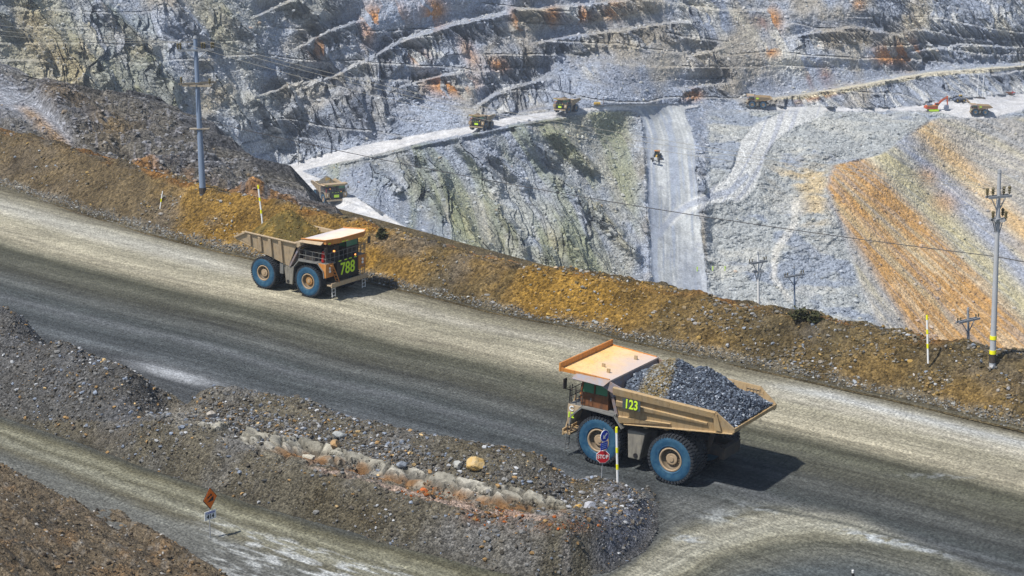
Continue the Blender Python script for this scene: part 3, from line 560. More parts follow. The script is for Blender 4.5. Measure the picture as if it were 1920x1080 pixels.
BC = mixc(BC, [.09, .075, .04], sst(.0, .5, fbm(sLm / 2.2, off / 7, 0, s=355, o=4)) * .6)
BC = mixc(BC, [.15, .12, .08], (1 - sst(250, 330, bpx)) * .5)
BC = mixc(BC, [.30, .14, .035], ontop * sst(.05, .45, fbm(sLm / 4, off / 2, 0, s=360, o=3)) * .6)
BC = mixc(BC, [.11, .11, .11], ontop * sst(.1, .5, -fbm(sLm / 4, off / 2, 0, s=360, o=3)) * .6)
BC = mixc(BC, [.20, .20, .19], np.exp(-((v - .10) / .05) ** 2) * .55 * sst(-.4, .2, lump))
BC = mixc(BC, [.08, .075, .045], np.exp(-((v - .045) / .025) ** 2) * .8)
BC = np.clip(BC * np.array([.86, .80, .70]) * (1 + .6 * lump[..., None]), .015, .8)
M_BERM = earth('berm_earth', 1.6, 6, .45, .5, .18, 1.0, vor=.45, vs=4.5)
berm = npmesh('roadside_berm', lift(BP).reshape(-1, 3), grid_quads(NX, NB), M_BERM, BC.reshape(-1, 3)); tag(berm, 'long brown and ochre earth berm along the far side of the haul road', 'berm', kind='structure')

# ================================================================ THE SPOIL TERRACE behind the berm on the left
OLDC = [(-260, 335), (0, 315), (130, 287), (260, 259), (378, 238), (500, 217), (640, 200)]
NT, NTc = 170, 760
tx_ = np.linspace(-280, 640, NTc)[None, :]
TSIL = [(-280, 55), (0, 132), (60, 150), (130, 172), (175, 186), (250, 186), (290, 212), (330, 232), (352, 262), (400, 286), (440, 310), (480, 332), (520, 358), (560, 388), (600, 416), (640, 440)]
ybt = interp(tx_, CREST) + 7; ytt = interp(tx_, TSIL) + 2.2 * fbm(tx_ / 14, 0 * tx_, 0, s=400, o=4)
ytt = np.minimum(ytt, ybt - 1)
tv = np.linspace(0, 1, NT)[:, None]; ty_ = ybt + (ytt - ybt) * tv; txg = np.broadcast_to(tx_, ty_.shape)
TD = tps([(-280, 180, 335), (0, 250, 320), (130, 288, 290), (260, 325, 262), (378, 356, 243), (500, 384, 222), (600, 418, 208), (640, 436, 204), (-280, 55, 430), (0, 132, 415), (0, 215, 352), (0, 180, 382), (60, 245, 325), (130, 172, 392), (130, 265, 310), (100, 215, 345), (200, 186, 378), (150, 230, 335),
    (200, 230, 330), (185, 290, 287), (250, 186, 372), (250, 250, 318), (260, 300, 282), (330, 232, 340), (330, 290, 290), (400, 286, 306), (400, 330, 262), (480, 332, 270), (480, 360, 242), (560, 388, 232), (600, 415, 215), (640, 440, 206)], txg, ty_, smooth=.002)
mnd = 1 - (sst(-12, 12, (txg * .62 + 0) - (ty_ - 150) - 8))                          # the level strip at the far left
strip = np.clip(np.exp(-((ty_ - interp(txg, [(-280, 80), (0, 178), (60, 205), (100, 235), (130, 262)])) / interp(txg, [(-280, 40), (0, 34), (60, 24), (130, 9)])) ** 2) * (1 - sst(110, 150, txg)) * 1.4, 0, 1)
TD = TD * np.interp(txg, [c[0] for c in CREST], [c[3] for c in CREST]) / np.interp(txg, [c[0] for c in OLDC], [c[1] for c in OLDC]) + 3
TP = atd(txg, ty_, TD)
lm = fbm(TP[..., 0] / 9, TP[..., 1] / 9, TP[..., 2] / 6, s=410, o=4); lf = fbm(TP[..., 0] / 2, TP[..., 1] / 2, TP[..., 2] / 2, s=415, o=4, g=.6)
tgate = sst(0, .12, tv) * (1 - .0 * tv)
TP[..., 2] += ((1 - strip) * (3.6 * lm + 2.0 * np.abs(fbm(TP[..., 0] / 5, TP[..., 1] / 8, 0, s=417, o=3)) + .8 * lf) + strip * .15 * lf) * tgate
TC = np.ones(TP.shape) * np.array([.15, .14, .12])
TC = mixc(TC, [.09, .095, .11], sst(-.1, .4, lm + .3 * fbm(txg / 40, ty_ / 20, 0, s=420, o=3)) * .8)
TC = mixc(TC, [.25, .18, .09], np.clip(np.exp(-(((txg - 215) / 40) ** 2 + ((ty_ - 243) / 22) ** 2)) + np.exp(-(((txg - 120) / 60) ** 2 + ((ty_ - 200) / 16) ** 2)) * .7, 0, 1) * .8)
TC = mixc(TC, [.36, .38, .42], strip); TC = mixc(TC, [.45, .30, .16], np.clip(np.exp(-(((txg - 70) - (ty_ - 225) * 1.1) / 16) ** 2) * sst(190, 215, ty_) * (1 - sst(150, 180, txg)), 0, 1) * .8)
TC = mixc(TC, [.30, .30, .32], sst(.2, .5, fbm(txg / 10, ty_ / 6, 0, s=430, o=4)) * .6)
cd_ = ybt - ty_
TC = mixc(TC, [.30, .15, .04], np.exp(-((cd_ - 10) / 12) ** 2) * sst(60, 200, txg) * sst(-.2, .25, fbm(txg / 22, ty_ / 8, 0, s=433, o=4)) * .9)
TC = np.clip(TC * (1 + .5 * lf[..., None]), .015, .8)
sk = []                                                                            # the far side, falling away into the pit
last = TP[-1]
for i, (dy, dz) in enumerate([(3, -1.5), (10, -7), (30, -24), (60, -50)]): sk.append(last + np.array([4 + i * 3.0, dy, dz]))
TPs = np.concatenate([TP, np.array(sk)], 0); TCs = np.concatenate([TC, np.repeat(TC[-1:], 4, 0)], 0)
M_TERR = earth('spoil_earth', 1.0, 4, .45, .5, .4, 1.0, vor=.45, vs=2.2)
tag(npmesh('spoil_terrace', TPs.reshape(-1, 3), grid_quads(NT + 4, NTc), M_TERR, TCs.reshape(-1, 3)), 'dark tipped mounds and blue grey strip of ground behind the berm', 'mound', kind='structure')

tp_, ts_, ti_, tj_ = scatter(TP, (1 - strip * .9), 9000, .15, .9, 5)
stones('terrace_rubble', tp_, ts_ * .8, TC[ti_, tj_] * .7 + pal(9000, [(4, (.20, .22, .26)), (1.2, (.42, .44, .48)), (.3, (.35, .22, .08)), (3, (.07, .07, .08))]) * .35, M_STONE, 'broken rock lying on the tipped mounds')
fw_ = (onface + ontop * .8) * (.5 + .8 * sst(-.2, .4, fbm(sLm / 8, off / 3, 0, s=370, o=3))) * (bpx > -60) * (bpx < 1990) * np.interp(bpx, [0, 400, 1250, 1350, 1920], [.35, .6, 1, 2.2, 1.6])
fw_ = fw_ * sst(-.3, .3, fbm(sLm / 3, off / 1.5, 0, s=373, o=3))
sp, ss, si, sj = scatter(lift(BP), fw_, 24000, .05, .42, 6.0)
og = org[si, sj][:, None]
sc_ = pal(len(sp), [(3, (.17, .16, .14)), (.9, (.36, .37, .38)), (4, (.10, .085, .05)), (2, (.26, .18, .07)), (.8, (.20, .23, .27))]) * (1 - .6 * og) + pal(len(sp), [(3, (.45, .27, .04)), (2, (.40, .40, .38)), (1.5, (.50, .33, .14)), (1, (.16, .14, .09))]) * .6 * og
stones('berm_stones', sp, ss, sc_, M_STONE, 'loose grey, white and ochre stones on the roadside berm')
sp, ss, si, sj = scatter(lift(BP), np.exp(-((v - .085) / .035) ** 2) * (bpx > -60) * (bpx < 1990), 6000, .06, .26, 3.0)
stones('kerb_stones', sp, ss, pal(len(sp), [(3, (.22, .22, .21)), (3, (.13, .13, .12)), (1, (.36, .36, .33))]), M_STONE, 'grey windrow of stones along the foot of the berm')
# ================================================================ THE ISLAND between the two roads
ISL = [(-260, 528, 0), (0, 585, 0), (120, 622, 0), (215, 660, 0), (262, 690, 0), (330, 722, 0), (420, 712, 0), (560, 735, 0), (700, 772, 0), (850, 803, 0), (1000, 838, 0), (1060, 862, 0), (1120, 880, 0), (1180, 893, 0), (1215, 912, 0), (1236, 945, 0), (1236, 990, 0), (1210, 1035, 0), (1150, 1070, 0), (1080, 1090, 0),
       (1000, 1088, 0), (850, 1054, 0), (700, 1014, 0), (657, 999, 0), (463, 943, 0), (324, 897, 0), (185, 846, 0), (0, 781, 0), (-260, 694, 0)]
CR1 = [(-260, 605, 2.6), (0, 691, 2.6), (116, 723, 2.6), (278, 784, 2.6), (347, 804, 2.5), (417, 828, 2.5), (509, 853, 2.5), (602, 880, 2.5), (683, 907, 2.4), (780, 933, 2.4), (880, 957, 2.3), (980, 982, 2.2), (1060, 1007, 2.2), (1120, 960, 2.1), (1167, 915, 1.8)]
TRG = [(150, 715, 1.6), (-260, 590, 1.6), (0, 678, 1.5), (300, 765, 1.5), (350, 780, 1.5), (420, 806, 1.8), (509, 838, 1.7), (602, 870, 1.6), (683, 893, 1.5), (780, 918, 1.4), (880, 940, 1.3), (980, 962, 1.3), (1040, 968, 1.3), (1090, 940, 1.3),
       (420, 790, 2.3), (520, 815, 2.3), (620, 848, 2.2), (720, 870, 2.1), (820, 893, 2.0), (920, 912, 1.9), (1010, 925, 1.6), (1080, 905, 1.5), (1130, 900, 1.5)]
TRG = [(a_, b_, c_ * (.62 if c_ < 1.85 and i_ < 14 else .88)) for i_, (a_, b_, c_) in enumerate(TRG)]
CR2 = [(-260, 530, 4.0), (0, 608, 4), (60, 625, 4), (130, 650, 4), (210, 680, 3.8), (262, 712, 3.0), (300, 738, 1.6), (330, 742, 1.2), (350, 760, 1.2), (372, 738, 2.2), (400, 729, 2.8), (440, 727, 3), (560, 750, 3), (700, 790, 3), (850, 820, 2.8), (960, 838, 2.7), (1020, 858, 2.5), (1050, 884, 1.7), (1110, 896, 1.5)]
ip = []
for a in ISL + CR1 + TRG + CR2:
    p = atz(a[0], a[1], a[2]); ip.append((p[0], p[1], a[2]))
# the hidden foot on the haul road side: a little behind the second crest
poly = []
for a in [(1215, 912, 0), (1236, 945, 0), (1236, 990, 0), (1210, 1035, 0), (1150, 1070, 0), (1080, 1090, 0)] + ISL[20:]: poly.append(tuple(atz(*a)[:2]))
back = []
for a in CR2 + [(1150, 902, 1.3)]:
    p = atz(*a); back.append((p[0] + .60 * (a[2] * 1.25 + .3), p[1] + .80 * (a[2] * 1.25 + .3)))
poly = poly + back
ip = [p for p in ip if not (p[2] == 0 and p not in ip[:0] and not any(abs(p[0] - a) + abs(p[1] - b) < 1e-6 for a, b in poly))] + [(a, b, 0) for a, b in back]
dv = np.array([.80, -.60]); nv = np.array([.60, .80])
pl = np.array(poly); us = pl @ dv; vs_ = pl @ nv
gu = np.arange(us.min() - 1, us.max() + 1, .15)[None, :]; gv = np.arange(vs_.min() - 1, vs_.max() + 1, .13)[:, None]
IX = gu * dv[0] + gv * nv[0]; IY = gu * dv[1] + gv * nv[1]
ins = inside(IX, IY, poly); ed, _, _ = segdist(IX, IY, poly + [poly[0]])
keep = ins | (ed < .6)
fix = np.zeros(IX.shape); kx = np.where(keep)
fix[kx] = tps(ip, IX[kx], IY[kx], smooth=.0005, sc=10)
IZ = np.where(ins, np.maximum(fix, .02) , 0) * np.where(ins, sst(0, 1.6, ed), 0)
ipx, ipy = pixl(np.stack([IX, IY, IZ], -1))
# the bare ledge in the trough
LED_T = [(370, 798), (420, 796), (470, 806), (540, 822), (600, 832), (700, 862), (800, 885), (900, 905), (1000, 925), (1075, 950)]
LED_B = [(370, 802), (420, 822), (470, 846), (540, 868), (600, 886), (700, 908), (800, 938), (900, 962), (1000, 975), (1075, 965)]
lt = interp(ipx, LED_T); lb = interp(ipx, LED_B); lw = 5 * fbm(ipx / 18, ipy / 12, 0, s=500, o=3)
led = sst(-3, 3, ipy - lt + lw) * (1 - sst(-3, 3, ipy - lb + lw * .3)) * sst(362, 380, ipx) * (1 - sst(1050, 1085, ipx)) * ins
lf_ = np.clip((ipy - lt) / np.maximum(lb - lt, 1), 0, 1)
led = led * (1 - .85 * sst(.12, .3, fbm(ipx / 26, ipy / 9, 0, s=507, o=4)))
ia = IX * dv[0] + IY * dv[1]; ib = IX * nv[0] + IY * nv[1]
lum = fbm(IX / 1.5, IY / 1.5, 0, s=510, o=4, g=.55); lumf = fbm(IX / .45, IY / .45, 0, s=515, o=3, g=.6); big = fbm(IX / 5, IY / 5, 0, s=517, o=3)
lrk = ridged((ia + ib * .9) / 1.5, (ib - ia * .3) / 2.6, 0, s=520, o=4)
em = sst(0, 2.5, ed) * ins
kc1, kc2, kce, kcx = cells((ia + ib * .8) / 2.2 + .5 * lum, (ib - ia * .25) / 1.1 + .4 * lum, 560)
kd1, kd2, kde, kdx = cells((ia + ib * .8) / .75 + .6 * lum, (ib - ia * .25) / .45 + .5 * lum, 570)
IZ = IZ + em * ((1 - led) * (.16 * lum + .10 * lumf + .22 * big) + led * (.03 * lrk + .20 * (kc1 - .5) + .20 * kcx + .05 * (kd1 - .5) - .30 * (1 - sst(.02, .22, kce)) + .24 * (1 - sst(.42, .58, lf_ + .15 * big))))
# rills down the dark mound
ml = (1 - sst(300, 330, ipx)) * (ipy < 790); IZ = IZ + em * ml * .16 * fbm((ia + ib * .35) / .55, ib / 5, 0, s=525, o=3)
IP = np.stack([IX, IY, IZ], -1)
IC = np.ones(IP.shape) * np.array([.145, .13, .095])
IC = mixc(IC, [.20, .20, .20], sst(-.1, .5, fbm(IX / 3, IY / 3, 0, s=530, o=4)) * .7)
IC = mixc(IC, [.10, .08, .045], sst(.0, .5, fbm(IX / 6, IY / 4, 0, s=533, o=4)) * .6)
IC = mixc(IC, [.10, .11, .13], ml * .5)
nose = sst(1090, 1150, ipx - (1040 - ipy) * .0) * sst(895, 930, ipy); IC = mixc(IC, [.15, .165, .21], np.clip(nose, 0, 1) * .8)
IC = mixc(IC, [.26, .25, .25], np.exp(-((ipx - interp(ipy, [(905, 1168), (960, 1122), (1007, 1062)])) / 10) ** 2) * (ipy > 900) * .6)
IC = mixc(IC, [.33, .315, .26], led * (1 - sst(.46, .66, lf_ + .3 * big)) * .95); IC = mixc(IC, [.40, .385, .33], led * (1 - sst(.46, .66, lf_ + .3 * big)) * sst(.55, .8, kc2) * .7); IC = mixc(IC, [.07, .065, .055], led * (1 - sst(.04, .20, kce)) * .85); IC = mixc(IC, [.17, .16, .125], led * sst(.55, .75, kc1) * .55); IC = mixc(IC, [.12, .11, .095], led * (1 - sst(0, .10, kde)) * .5); IC = mixc(IC, [.17, .16, .14], led * sst(.1, .5, -lrk) * .5)
IC = mixc(IC, [.22, .21, .19], led * sst(.1, .6, -lrk) * .6)
IC = mixc(IC, [.22, .115, .045], led * np.exp(-((lf_ - .62 - .12 * lum) / .15) ** 2) * sst(480, 560, ipx) * sst(-.35, .1, fbm(ipx / 28, ipy / 10, 0, s=571, o=3)) * .9)
IC = mixc(IC, [.34, .26, .21], led * sst(.72, .86, lf_ + .1 * lum) * sst(560, 620, ipx) * .9)
IC = mixc(IC, [.24, .10, .035], np.clip(np.exp(-(((ipx - 800) / 34) ** 2 + ((ipy - 928) / 9) ** 2)) * .8 + np.exp(-(((ipx - 915) / 40) ** 2 + ((ipy - 968) / 14) ** 2)) + .7 * np.exp(-(((ipx - 1045) / 60) ** 2 + ((ipy - 988) / 12) ** 2)), 0, 1) * sst(-.25, .25, lum) * .85)
IC = mixc(IC, [.42, .41, .38], np.exp(-(((ipx - 345) / 30) ** 2 + ((ipy - 778) / 20) ** 2)) * .5)
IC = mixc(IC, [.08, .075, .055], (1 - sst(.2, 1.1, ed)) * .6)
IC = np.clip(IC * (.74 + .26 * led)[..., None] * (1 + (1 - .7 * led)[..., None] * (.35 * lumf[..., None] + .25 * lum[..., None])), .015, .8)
IQ = grid_quads(*IX.shape); kq = keep.ravel()[IQ].all(1)
M_ISL = earth('island_gravel', 2.0, 8, .35, .5, .10, 1.0, vor=.45, vs=6.5)
IZf = IP.copy(); IZf[..., 2] = np.where(ins, IP[..., 2], -.25)
ledq = (led * (1 - sst(.5, .75, lf_)) > .5).ravel()[IQ].mean(1) > .5
M_LEDGE = earth('ledge_rock', 1.1, 5, .30, .30, .07, .9)
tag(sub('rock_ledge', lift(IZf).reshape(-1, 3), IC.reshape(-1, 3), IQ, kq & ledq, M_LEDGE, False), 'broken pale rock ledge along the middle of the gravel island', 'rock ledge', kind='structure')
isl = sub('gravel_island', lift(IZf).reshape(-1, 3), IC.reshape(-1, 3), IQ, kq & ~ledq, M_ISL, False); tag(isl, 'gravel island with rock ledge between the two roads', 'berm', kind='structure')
iw = ins * (.25 + em * .75) * (1 - led) * (.4 + 1.0 * sst(-.2, .4, fbm(IX / 4, IY / 4, 0, s=540, o=3)))
iw2 = iw * (1 + 2.5 * (sst(0, 8, ipy - interp(ipx, [(372, 745), (700, 815), (1000, 885)])) * (1 - sst(0, 10, ipy - lt)) * (ipx > 380)))
sp, ss, si, sj = scatter(lift(IP), iw2, 38000, .05, .36, 8.0)
stones('island_stones', sp, ss, pal(len(sp), [(4, (.16, .16, .155)), (.9, (.36, .37, .38)), (5, (.095, .085, .07)), (.8, (.28, .18, .08)), (1.2, (.18, .21, .26)), (.15, (.50, .36, .18))]), M_STONE, 'loose stones strewn over the gravel island')
rw = (np.exp(-(((ipx - 805) / 38) ** 2 + ((ipy - 928) / 10) ** 2)) * .8 + np.exp(-(((ipx - 915) / 38) ** 2 + ((ipy - 968) / 12) ** 2)) + .6 * np.exp(-(((ipx - 1045) / 60) ** 2 + ((ipy - 985) / 12) ** 2))) * ins
sp, ss, si, sj = scatter(lift(IP), rw, 900, .06, .30, 4.0)
stones('rust_stones', sp, ss, pal(len(sp), [(2, (.30, .085, .02)), (2, (.24, .13, .05)), (3, (.15, .09, .05))]), M_STONE, 'rust red broken stones below the rock ledge')
def isl_z(x, y):
    u = x * dv[0] + y * dv[1]; v_ = x * nv[0] + y * nv[1]
    i = int(round((v_ - gv[0, 0]) / .13)); j = int(round((u - gu[0, 0]) / .15))
    return float(plain(x, y)) + float(IZf[min(max(i, 0), IX.shape[0] - 1), min(max(j, 0), IX.shape[1] - 1), 2])

# ================================================================ THE BANKS nearest the camera
def patch(name, xa, xb, nc, nr, top, bot, ctrl, seed, colf, material, label, dsp, nst=0):
    x = np.linspace(xa, xb, nc)[None, :]; yt = interp(x, top); yb_ = interp(x, bot); tt_ = np.linspace(0, 1, nr)[:, None]
    y = yt + (yb_ - yt) * tt_; xg = np.broadcast_to(x, y.shape)
    ctrl = [(a_, b_, d_ * float(np.interp(a_, [-280, 0, 509, 1775], [1.06, 1.12, 1.22, 1.31]))) for a_, b_, d_ in ctrl]
    Dd = tps(ctrl, xg, y, smooth=.001); p = atd(xg, y, Dd)
    n1 = fbm(p[..., 0] / 1.2, p[..., 1] / 1.2, 0, s=seed, o=4, g=.6)
    u = p[..., 0] * .60 - p[..., 1] * .80; v2 = p[..., 0] * .80 + p[..., 1] * .60
    fur = ridged(v2 / 1.5 + .4 * n1, u / 16, 0, s=seed + 9, o=3)
    p[..., 2] += (dsp * (.10 * n1 + .14 * fur)) * sst(0, .04, tt_)
    p[0, :, 2] -= .4
    if nst: q_, s_, i_, j_ = scatter(p, np.ones(p.shape[:2]) * (y < 1110), nst, .03, .30, 6.0); stones('bank_stones', q_, s_, pal(nst, [(3, (.10, .08, .055)), (1, (.22, .15, .08)), (1, (.30, .29, .27)), (3, (.05, .04, .03))]), M_STONE, 'small stones lying on the brown bank')
    return tag(npmesh(name, p.reshape(-1, 3), grid_quads(nr, nc), material, np.clip(colf(xg, y, p, n1, fur), .015, .8).reshape(-1, 3)), label, 'bank', kind='structure')
def c_left(x, y, p, n1, fur):
    c = np.ones(p.shape) * np.array([.115, .092, .062]); c = mixc(c, [.045, .034, .022], sst(-.1, .5, -fur) * .8); c = mixc(c, [.19, .12, .06], sst(.05, .5, fbm(x / 60, y / 20, 0, s=610, o=4)) * .6)
    c = mixc(c, [.22, .20, .17], sst(.2, .5, fbm(x / 14, y / 7, 0, s=613, o=3)) * .5); return c * (1 + .5 * n1[..., None])
M_BANK = earth('bank_earth', 3, 11, .4, .5, .08, 1.0, vor=.4, vs=8)
patch('earth_bank', -280, 640, 620, 260, [(-280, 772), (0, 862), (116, 909), (278, 964), (393, 1013), (509, 1062), (600, 1104), (640, 1122)], [(-280, 1190), (640, 1190)],
      [(-280, 772, 124.6), (0, 862, 110.6), (116, 909, 104.7), (278, 964, 98.5), (393, 1013, 93.4), (509, 1062, 88.9), (640, 1122, 84), (-280, 1190, 66), (0, 1190, 68), (0, 1080, 76), (300, 1190, 73), (640, 1190, 78), (300, 1080, 83.5), (0, 960, 90), (-280, 960, 88)], 600, c_left, M_BANK, 'reddish brown furrowed earth bank in the bottom left corner', 3.2, 9000)
def c_right(x, y, p, n1, fur): return (np.ones(p.shape) * np.array([.20, .16, .10])) * (1 + .6 * n1[..., None])
patch('earth_bank', 1600, 2200, 300, 60, [(1600, 1092), (1660, 1083), (1720, 1071), (1775, 1063), (1800, 1068), (1850, 1072), (1920, 1077), (2200, 1100)], [(1600, 1190), (2200, 1190)],
      [(1600, 1092, 86), (1775, 1063, 86), (1920, 1077, 86), (2200, 1100, 86), (1600, 1190, 76), (1900, 1190, 74), (2200, 1190, 74)], 630, c_right, M_BANK, 'tan top of an earth bank at the bottom right edge', 1.0, 1200)
# ================================================================ SHAPES
class MB:
    def __init__(s): s.v = []; s.f = []; s.m = []
    def add(s, vs, fs, m=0):
        o = len(s.v); s.v += [tuple(float(c) for c in v) for v in vs]; s.f += [tuple(i + o for i in f) for f in fs]; s.m += [m] * len(fs)
    def hexa(s, p, m=0):             # 8 corners: 4 below, 4 above, both counterclockwise from above
        s.add(p, [(3, 2, 1, 0), (4, 5, 6, 7), (0, 1, 5, 4), (1, 2, 6, 5), (2, 3, 7, 6), (3, 0, 4, 7)], m)
    def box(s, x0, x1, y0, y1, z0, z1, m=0): s.hexa([(x0, y0, z0), (x1, y0, z0), (x1, y1, z0), (x0, y1, z0), (x0, y0, z1), (x1, y0, z1), (x1, y1, z1), (x0, y1, z1)], m)
    def prism(s, pts, y0, y1, m=0, inset=None):  # polygon in x,z stretched along y
        n = len(pts); q = inset or pts
        s.add([(x, y0, z) for x, z in pts] + [(x, y1, z) for x, z in q], [tuple(range(n))[::-1] if y0 < y1 else tuple(range(n)), tuple(range(n, 2 * n)) if y0 < y1 else tuple(range(n, 2 * n))[::-1]] + [((i, (i + 1) % n, (i + 1) % n + n, i + n) if y0 < y1 else (i + n, (i + 1) % n + n, (i + 1) % n, i)) for i in range(n)], m)
    def slab(s, poly, th, m=0):      # a flat polygon in space given a thickness along its normal
        P_ = [Vector(p) for p in poly]; nrm = (P_[1] - P_[0]).cross(P_[2] - P_[1]).normalized() * th; n = len(P_)
        s.add([p[:] for p in P_] + [(p + nrm)[:] for p in P_], [tuple(range(n))[::-1], tuple(range(n, 2 * n))] + [(i, (i + 1) % n, (i + 1) % n + n, i + n) for i in range(n)], m)
    def tube(s, a, b, r, m=0, n=8, r2=None):
        a, b = Vector(a), Vector(b); d = (b - a).normalized(); u = d.orthogonal().normalized(); w_ = d.cross(u); r2 = r if r2 is None else r2
        vs = [(p + (u * math.cos(6.28318 * i / n) + w_ * math.sin(6.28318 * i / n)) * rr)[:] for p, rr in ((a, r), (b, r2)) for i in range(n)]
        s.add(vs, [(i, (i + 1) % n, (i + 1) % n + n, i + n) for i in range(n)] + [tuple(range(n))[::-1], tuple(range(n, 2 * n))], m)
    def path(s, pts, r, m=0, n=6):
        for a, b in zip(pts, pts[1:]): s.tube(a, b, r, m, n)
    def lathe(s, prof, n=40, m=0, mats=None, axis='y'):   # profile of (radius, offset)
        vs = []
        for r, o in prof:
            for i in range(n):
                t_ = 6.283185 * i / n; vs.append((r * math.cos(t_), o, r * math.sin(t_)) if axis == 'y' else (r * math.cos(t_), r * math.sin(t_), o))
        o0 = len(s.v); s.v += vs
        for k in range(len(prof) - 1):
            for i in range(n):
                j = (i + 1) % n; a = o0 + k * n
                s.f.append((a + i, a + i + n, a + j + n, a + j)); s.m.append(mats[k] if mats else m)
    def build(s, name, mats, parent=None, bevel=0.0, smooth=False, loc=None):
        me = bpy.data.meshes.new(name); me.from_pydata(s.v, [], s.f); me.validate()
        for m_ in (mats if isinstance(mats, (list, tuple)) else [mats]): me.materials.append(m_)
        if len(me.polygons) == len(s.m): me.polygons.foreach_set('material_index', s.m)
        bm = bmesh.new(); bm.from_mesh(me); bmesh.ops.recalc_face_normals(bm, faces=bm.faces); bm.to_mesh(me); bm.free()
        if smooth: me.shade_smooth()
        o = bpy.data.objects.new(name, me); COL.objects.link(o); o.parent = parent
        if loc: o.location = loc
        if bevel:
            md = o.modifiers.new('bevel', 'BEVEL'); md.width = bevel; md.segments = 2; md.limit_method = 'ANGLE'; md.angle_limit = R(40)
        return o
def text(name, body, size, material, parent, loc, rot, sx=1.0, ext=.012, off=.0, sy=1.0):
    cu = bpy.data.curves.new(name, 'FONT'); cu.body = body; cu.size = size; cu.extrude = ext; cu.offset = off; cu.align_x = 'CENTER'; cu.align_y = 'CENTER'; cu.resolution_u = 3
    tmp = bpy.data.objects.new('tmp', cu); COL.objects.link(tmp); dg = bpy.context.evaluated_depsgraph_get(); me = bpy.data.meshes.new_from_object(tmp.evaluated_get(dg)); bpy.data.objects.remove(tmp)
    me.transform(Matrix.Diagonal((sx, sy, 1, 1))); me.materials.clear(); me.materials.append(material)
    o = bpy.data.objects.new(name, me); COL.objects.link(o); o.parent = parent; o.location = loc; o.rotation_euler = rot; return o
# ---------------------------------------------------------------- colours
T = dict(
 tan=mat('tan_paint', (.42, .27, .11), .55, dirt=(.36, .29, .19), amt=1.2, scale=1.1, bump=.2, bscale=9, drip=(.20, .13, .07)),
 dusty=mat('dusty_paint', (.46, .34, .20), .7, dirt=(.36, .30, .22), amt=1.0, scale=1.4, bump=.2, bscale=8, drip=(.22, .15, .09)),
 orange=mat('orange_paint', (.56, .20, .03), .5, dirt=(.50, .26, .09), amt=.8, scale=2, drip=(.25, .11, .04)),
 deck=mat('canopy_top', (.84, .50, .16), .45, dirt=(.82, .60, .32), amt=1.0, scale=.8, bump=.1, bscale=6, worn=((.56, .47, .43), 5.2, 7.9), drip=(.50, .28, .16)),
 pale=mat('pale_canopy_top', (.80, .58, .38), .5, dirt=(.78, .70, .62), amt=1.2, scale=.8, worn=((.52, .50, .52), 5.0, 6.6)),
 rust=mat('worn_steel', (.22, .22, .26), .5, dirt=(.30, .17, .08), amt=.7, scale=2.4, bump=.2),
 grey=mat('grey_steel', (.22, .22, .20), .6, dirt=(.13, .13, .13), amt=1, scale=2),
 tank=mat('dusty_tank', (.27, .25, .20), .7, dirt=(.17, .16, .14), amt=1, scale=1.8, drip=(.08, .07, .06)),
 black=mat('black_steel', (.012, .013, .018), .5, dirt=(.04, .035, .03), amt=.8, scale=3),
 dark=mat('dark_frame', (.03, .03, .035), .7, dirt=(.09, .07, .05), amt=.7, scale=2),
 tyre=mat('tyre_rubber', (.018, .022, .03), .8, dirt=(.05, .055, .06), amt=.7, scale=4, bump=.3, bscale=20),
 blue=mat('blue_sidewall', (.006, .052, .12), .6, dirt=(.05, .13, .19), amt=.8, scale=2.6, bump=.15, bscale=12),
 rim=mat('rim_paint', (.44, .33, .21), .5, dirt=(.30, .22, .14), amt=1, scale=3), rimd=mat('rim_inside', (.17, .13, .085), .6), rimo=mat('rim_orange', (.42, .20, .05), .5, dirt=(.3, .2, .1), amt=.8, scale=3),
 glass=mat('dark_glass', (.01, .03, .03), .08, spec=.8), green=mat('green_glass', (.06, .22, .12), .15, spec=.8),
 lime=mat('lime_digit', (.60, .88, .03), .5, dirt=(.50, .72, .06), amt=.5, scale=5), plate=mat('plate_grey', (.06, .075, .08), .6), red=mat('red_paint', (.55, .02, .015), .4), cream=mat('white_paint', (.78, .78, .76), .5),
 amber=mat('amber_lamp', (.9, .25, .04), .4, emit=((1, .35, .08), 2.0)), lamp=mat('head_lamp', (.9, .9, .85), .2), burnt=mat('burnt_orange', (.30, .11, .03), .6, dirt=(.06, .04, .03), amt=1.5, scale=1.6, drip=(.02, .018, .02)),
)
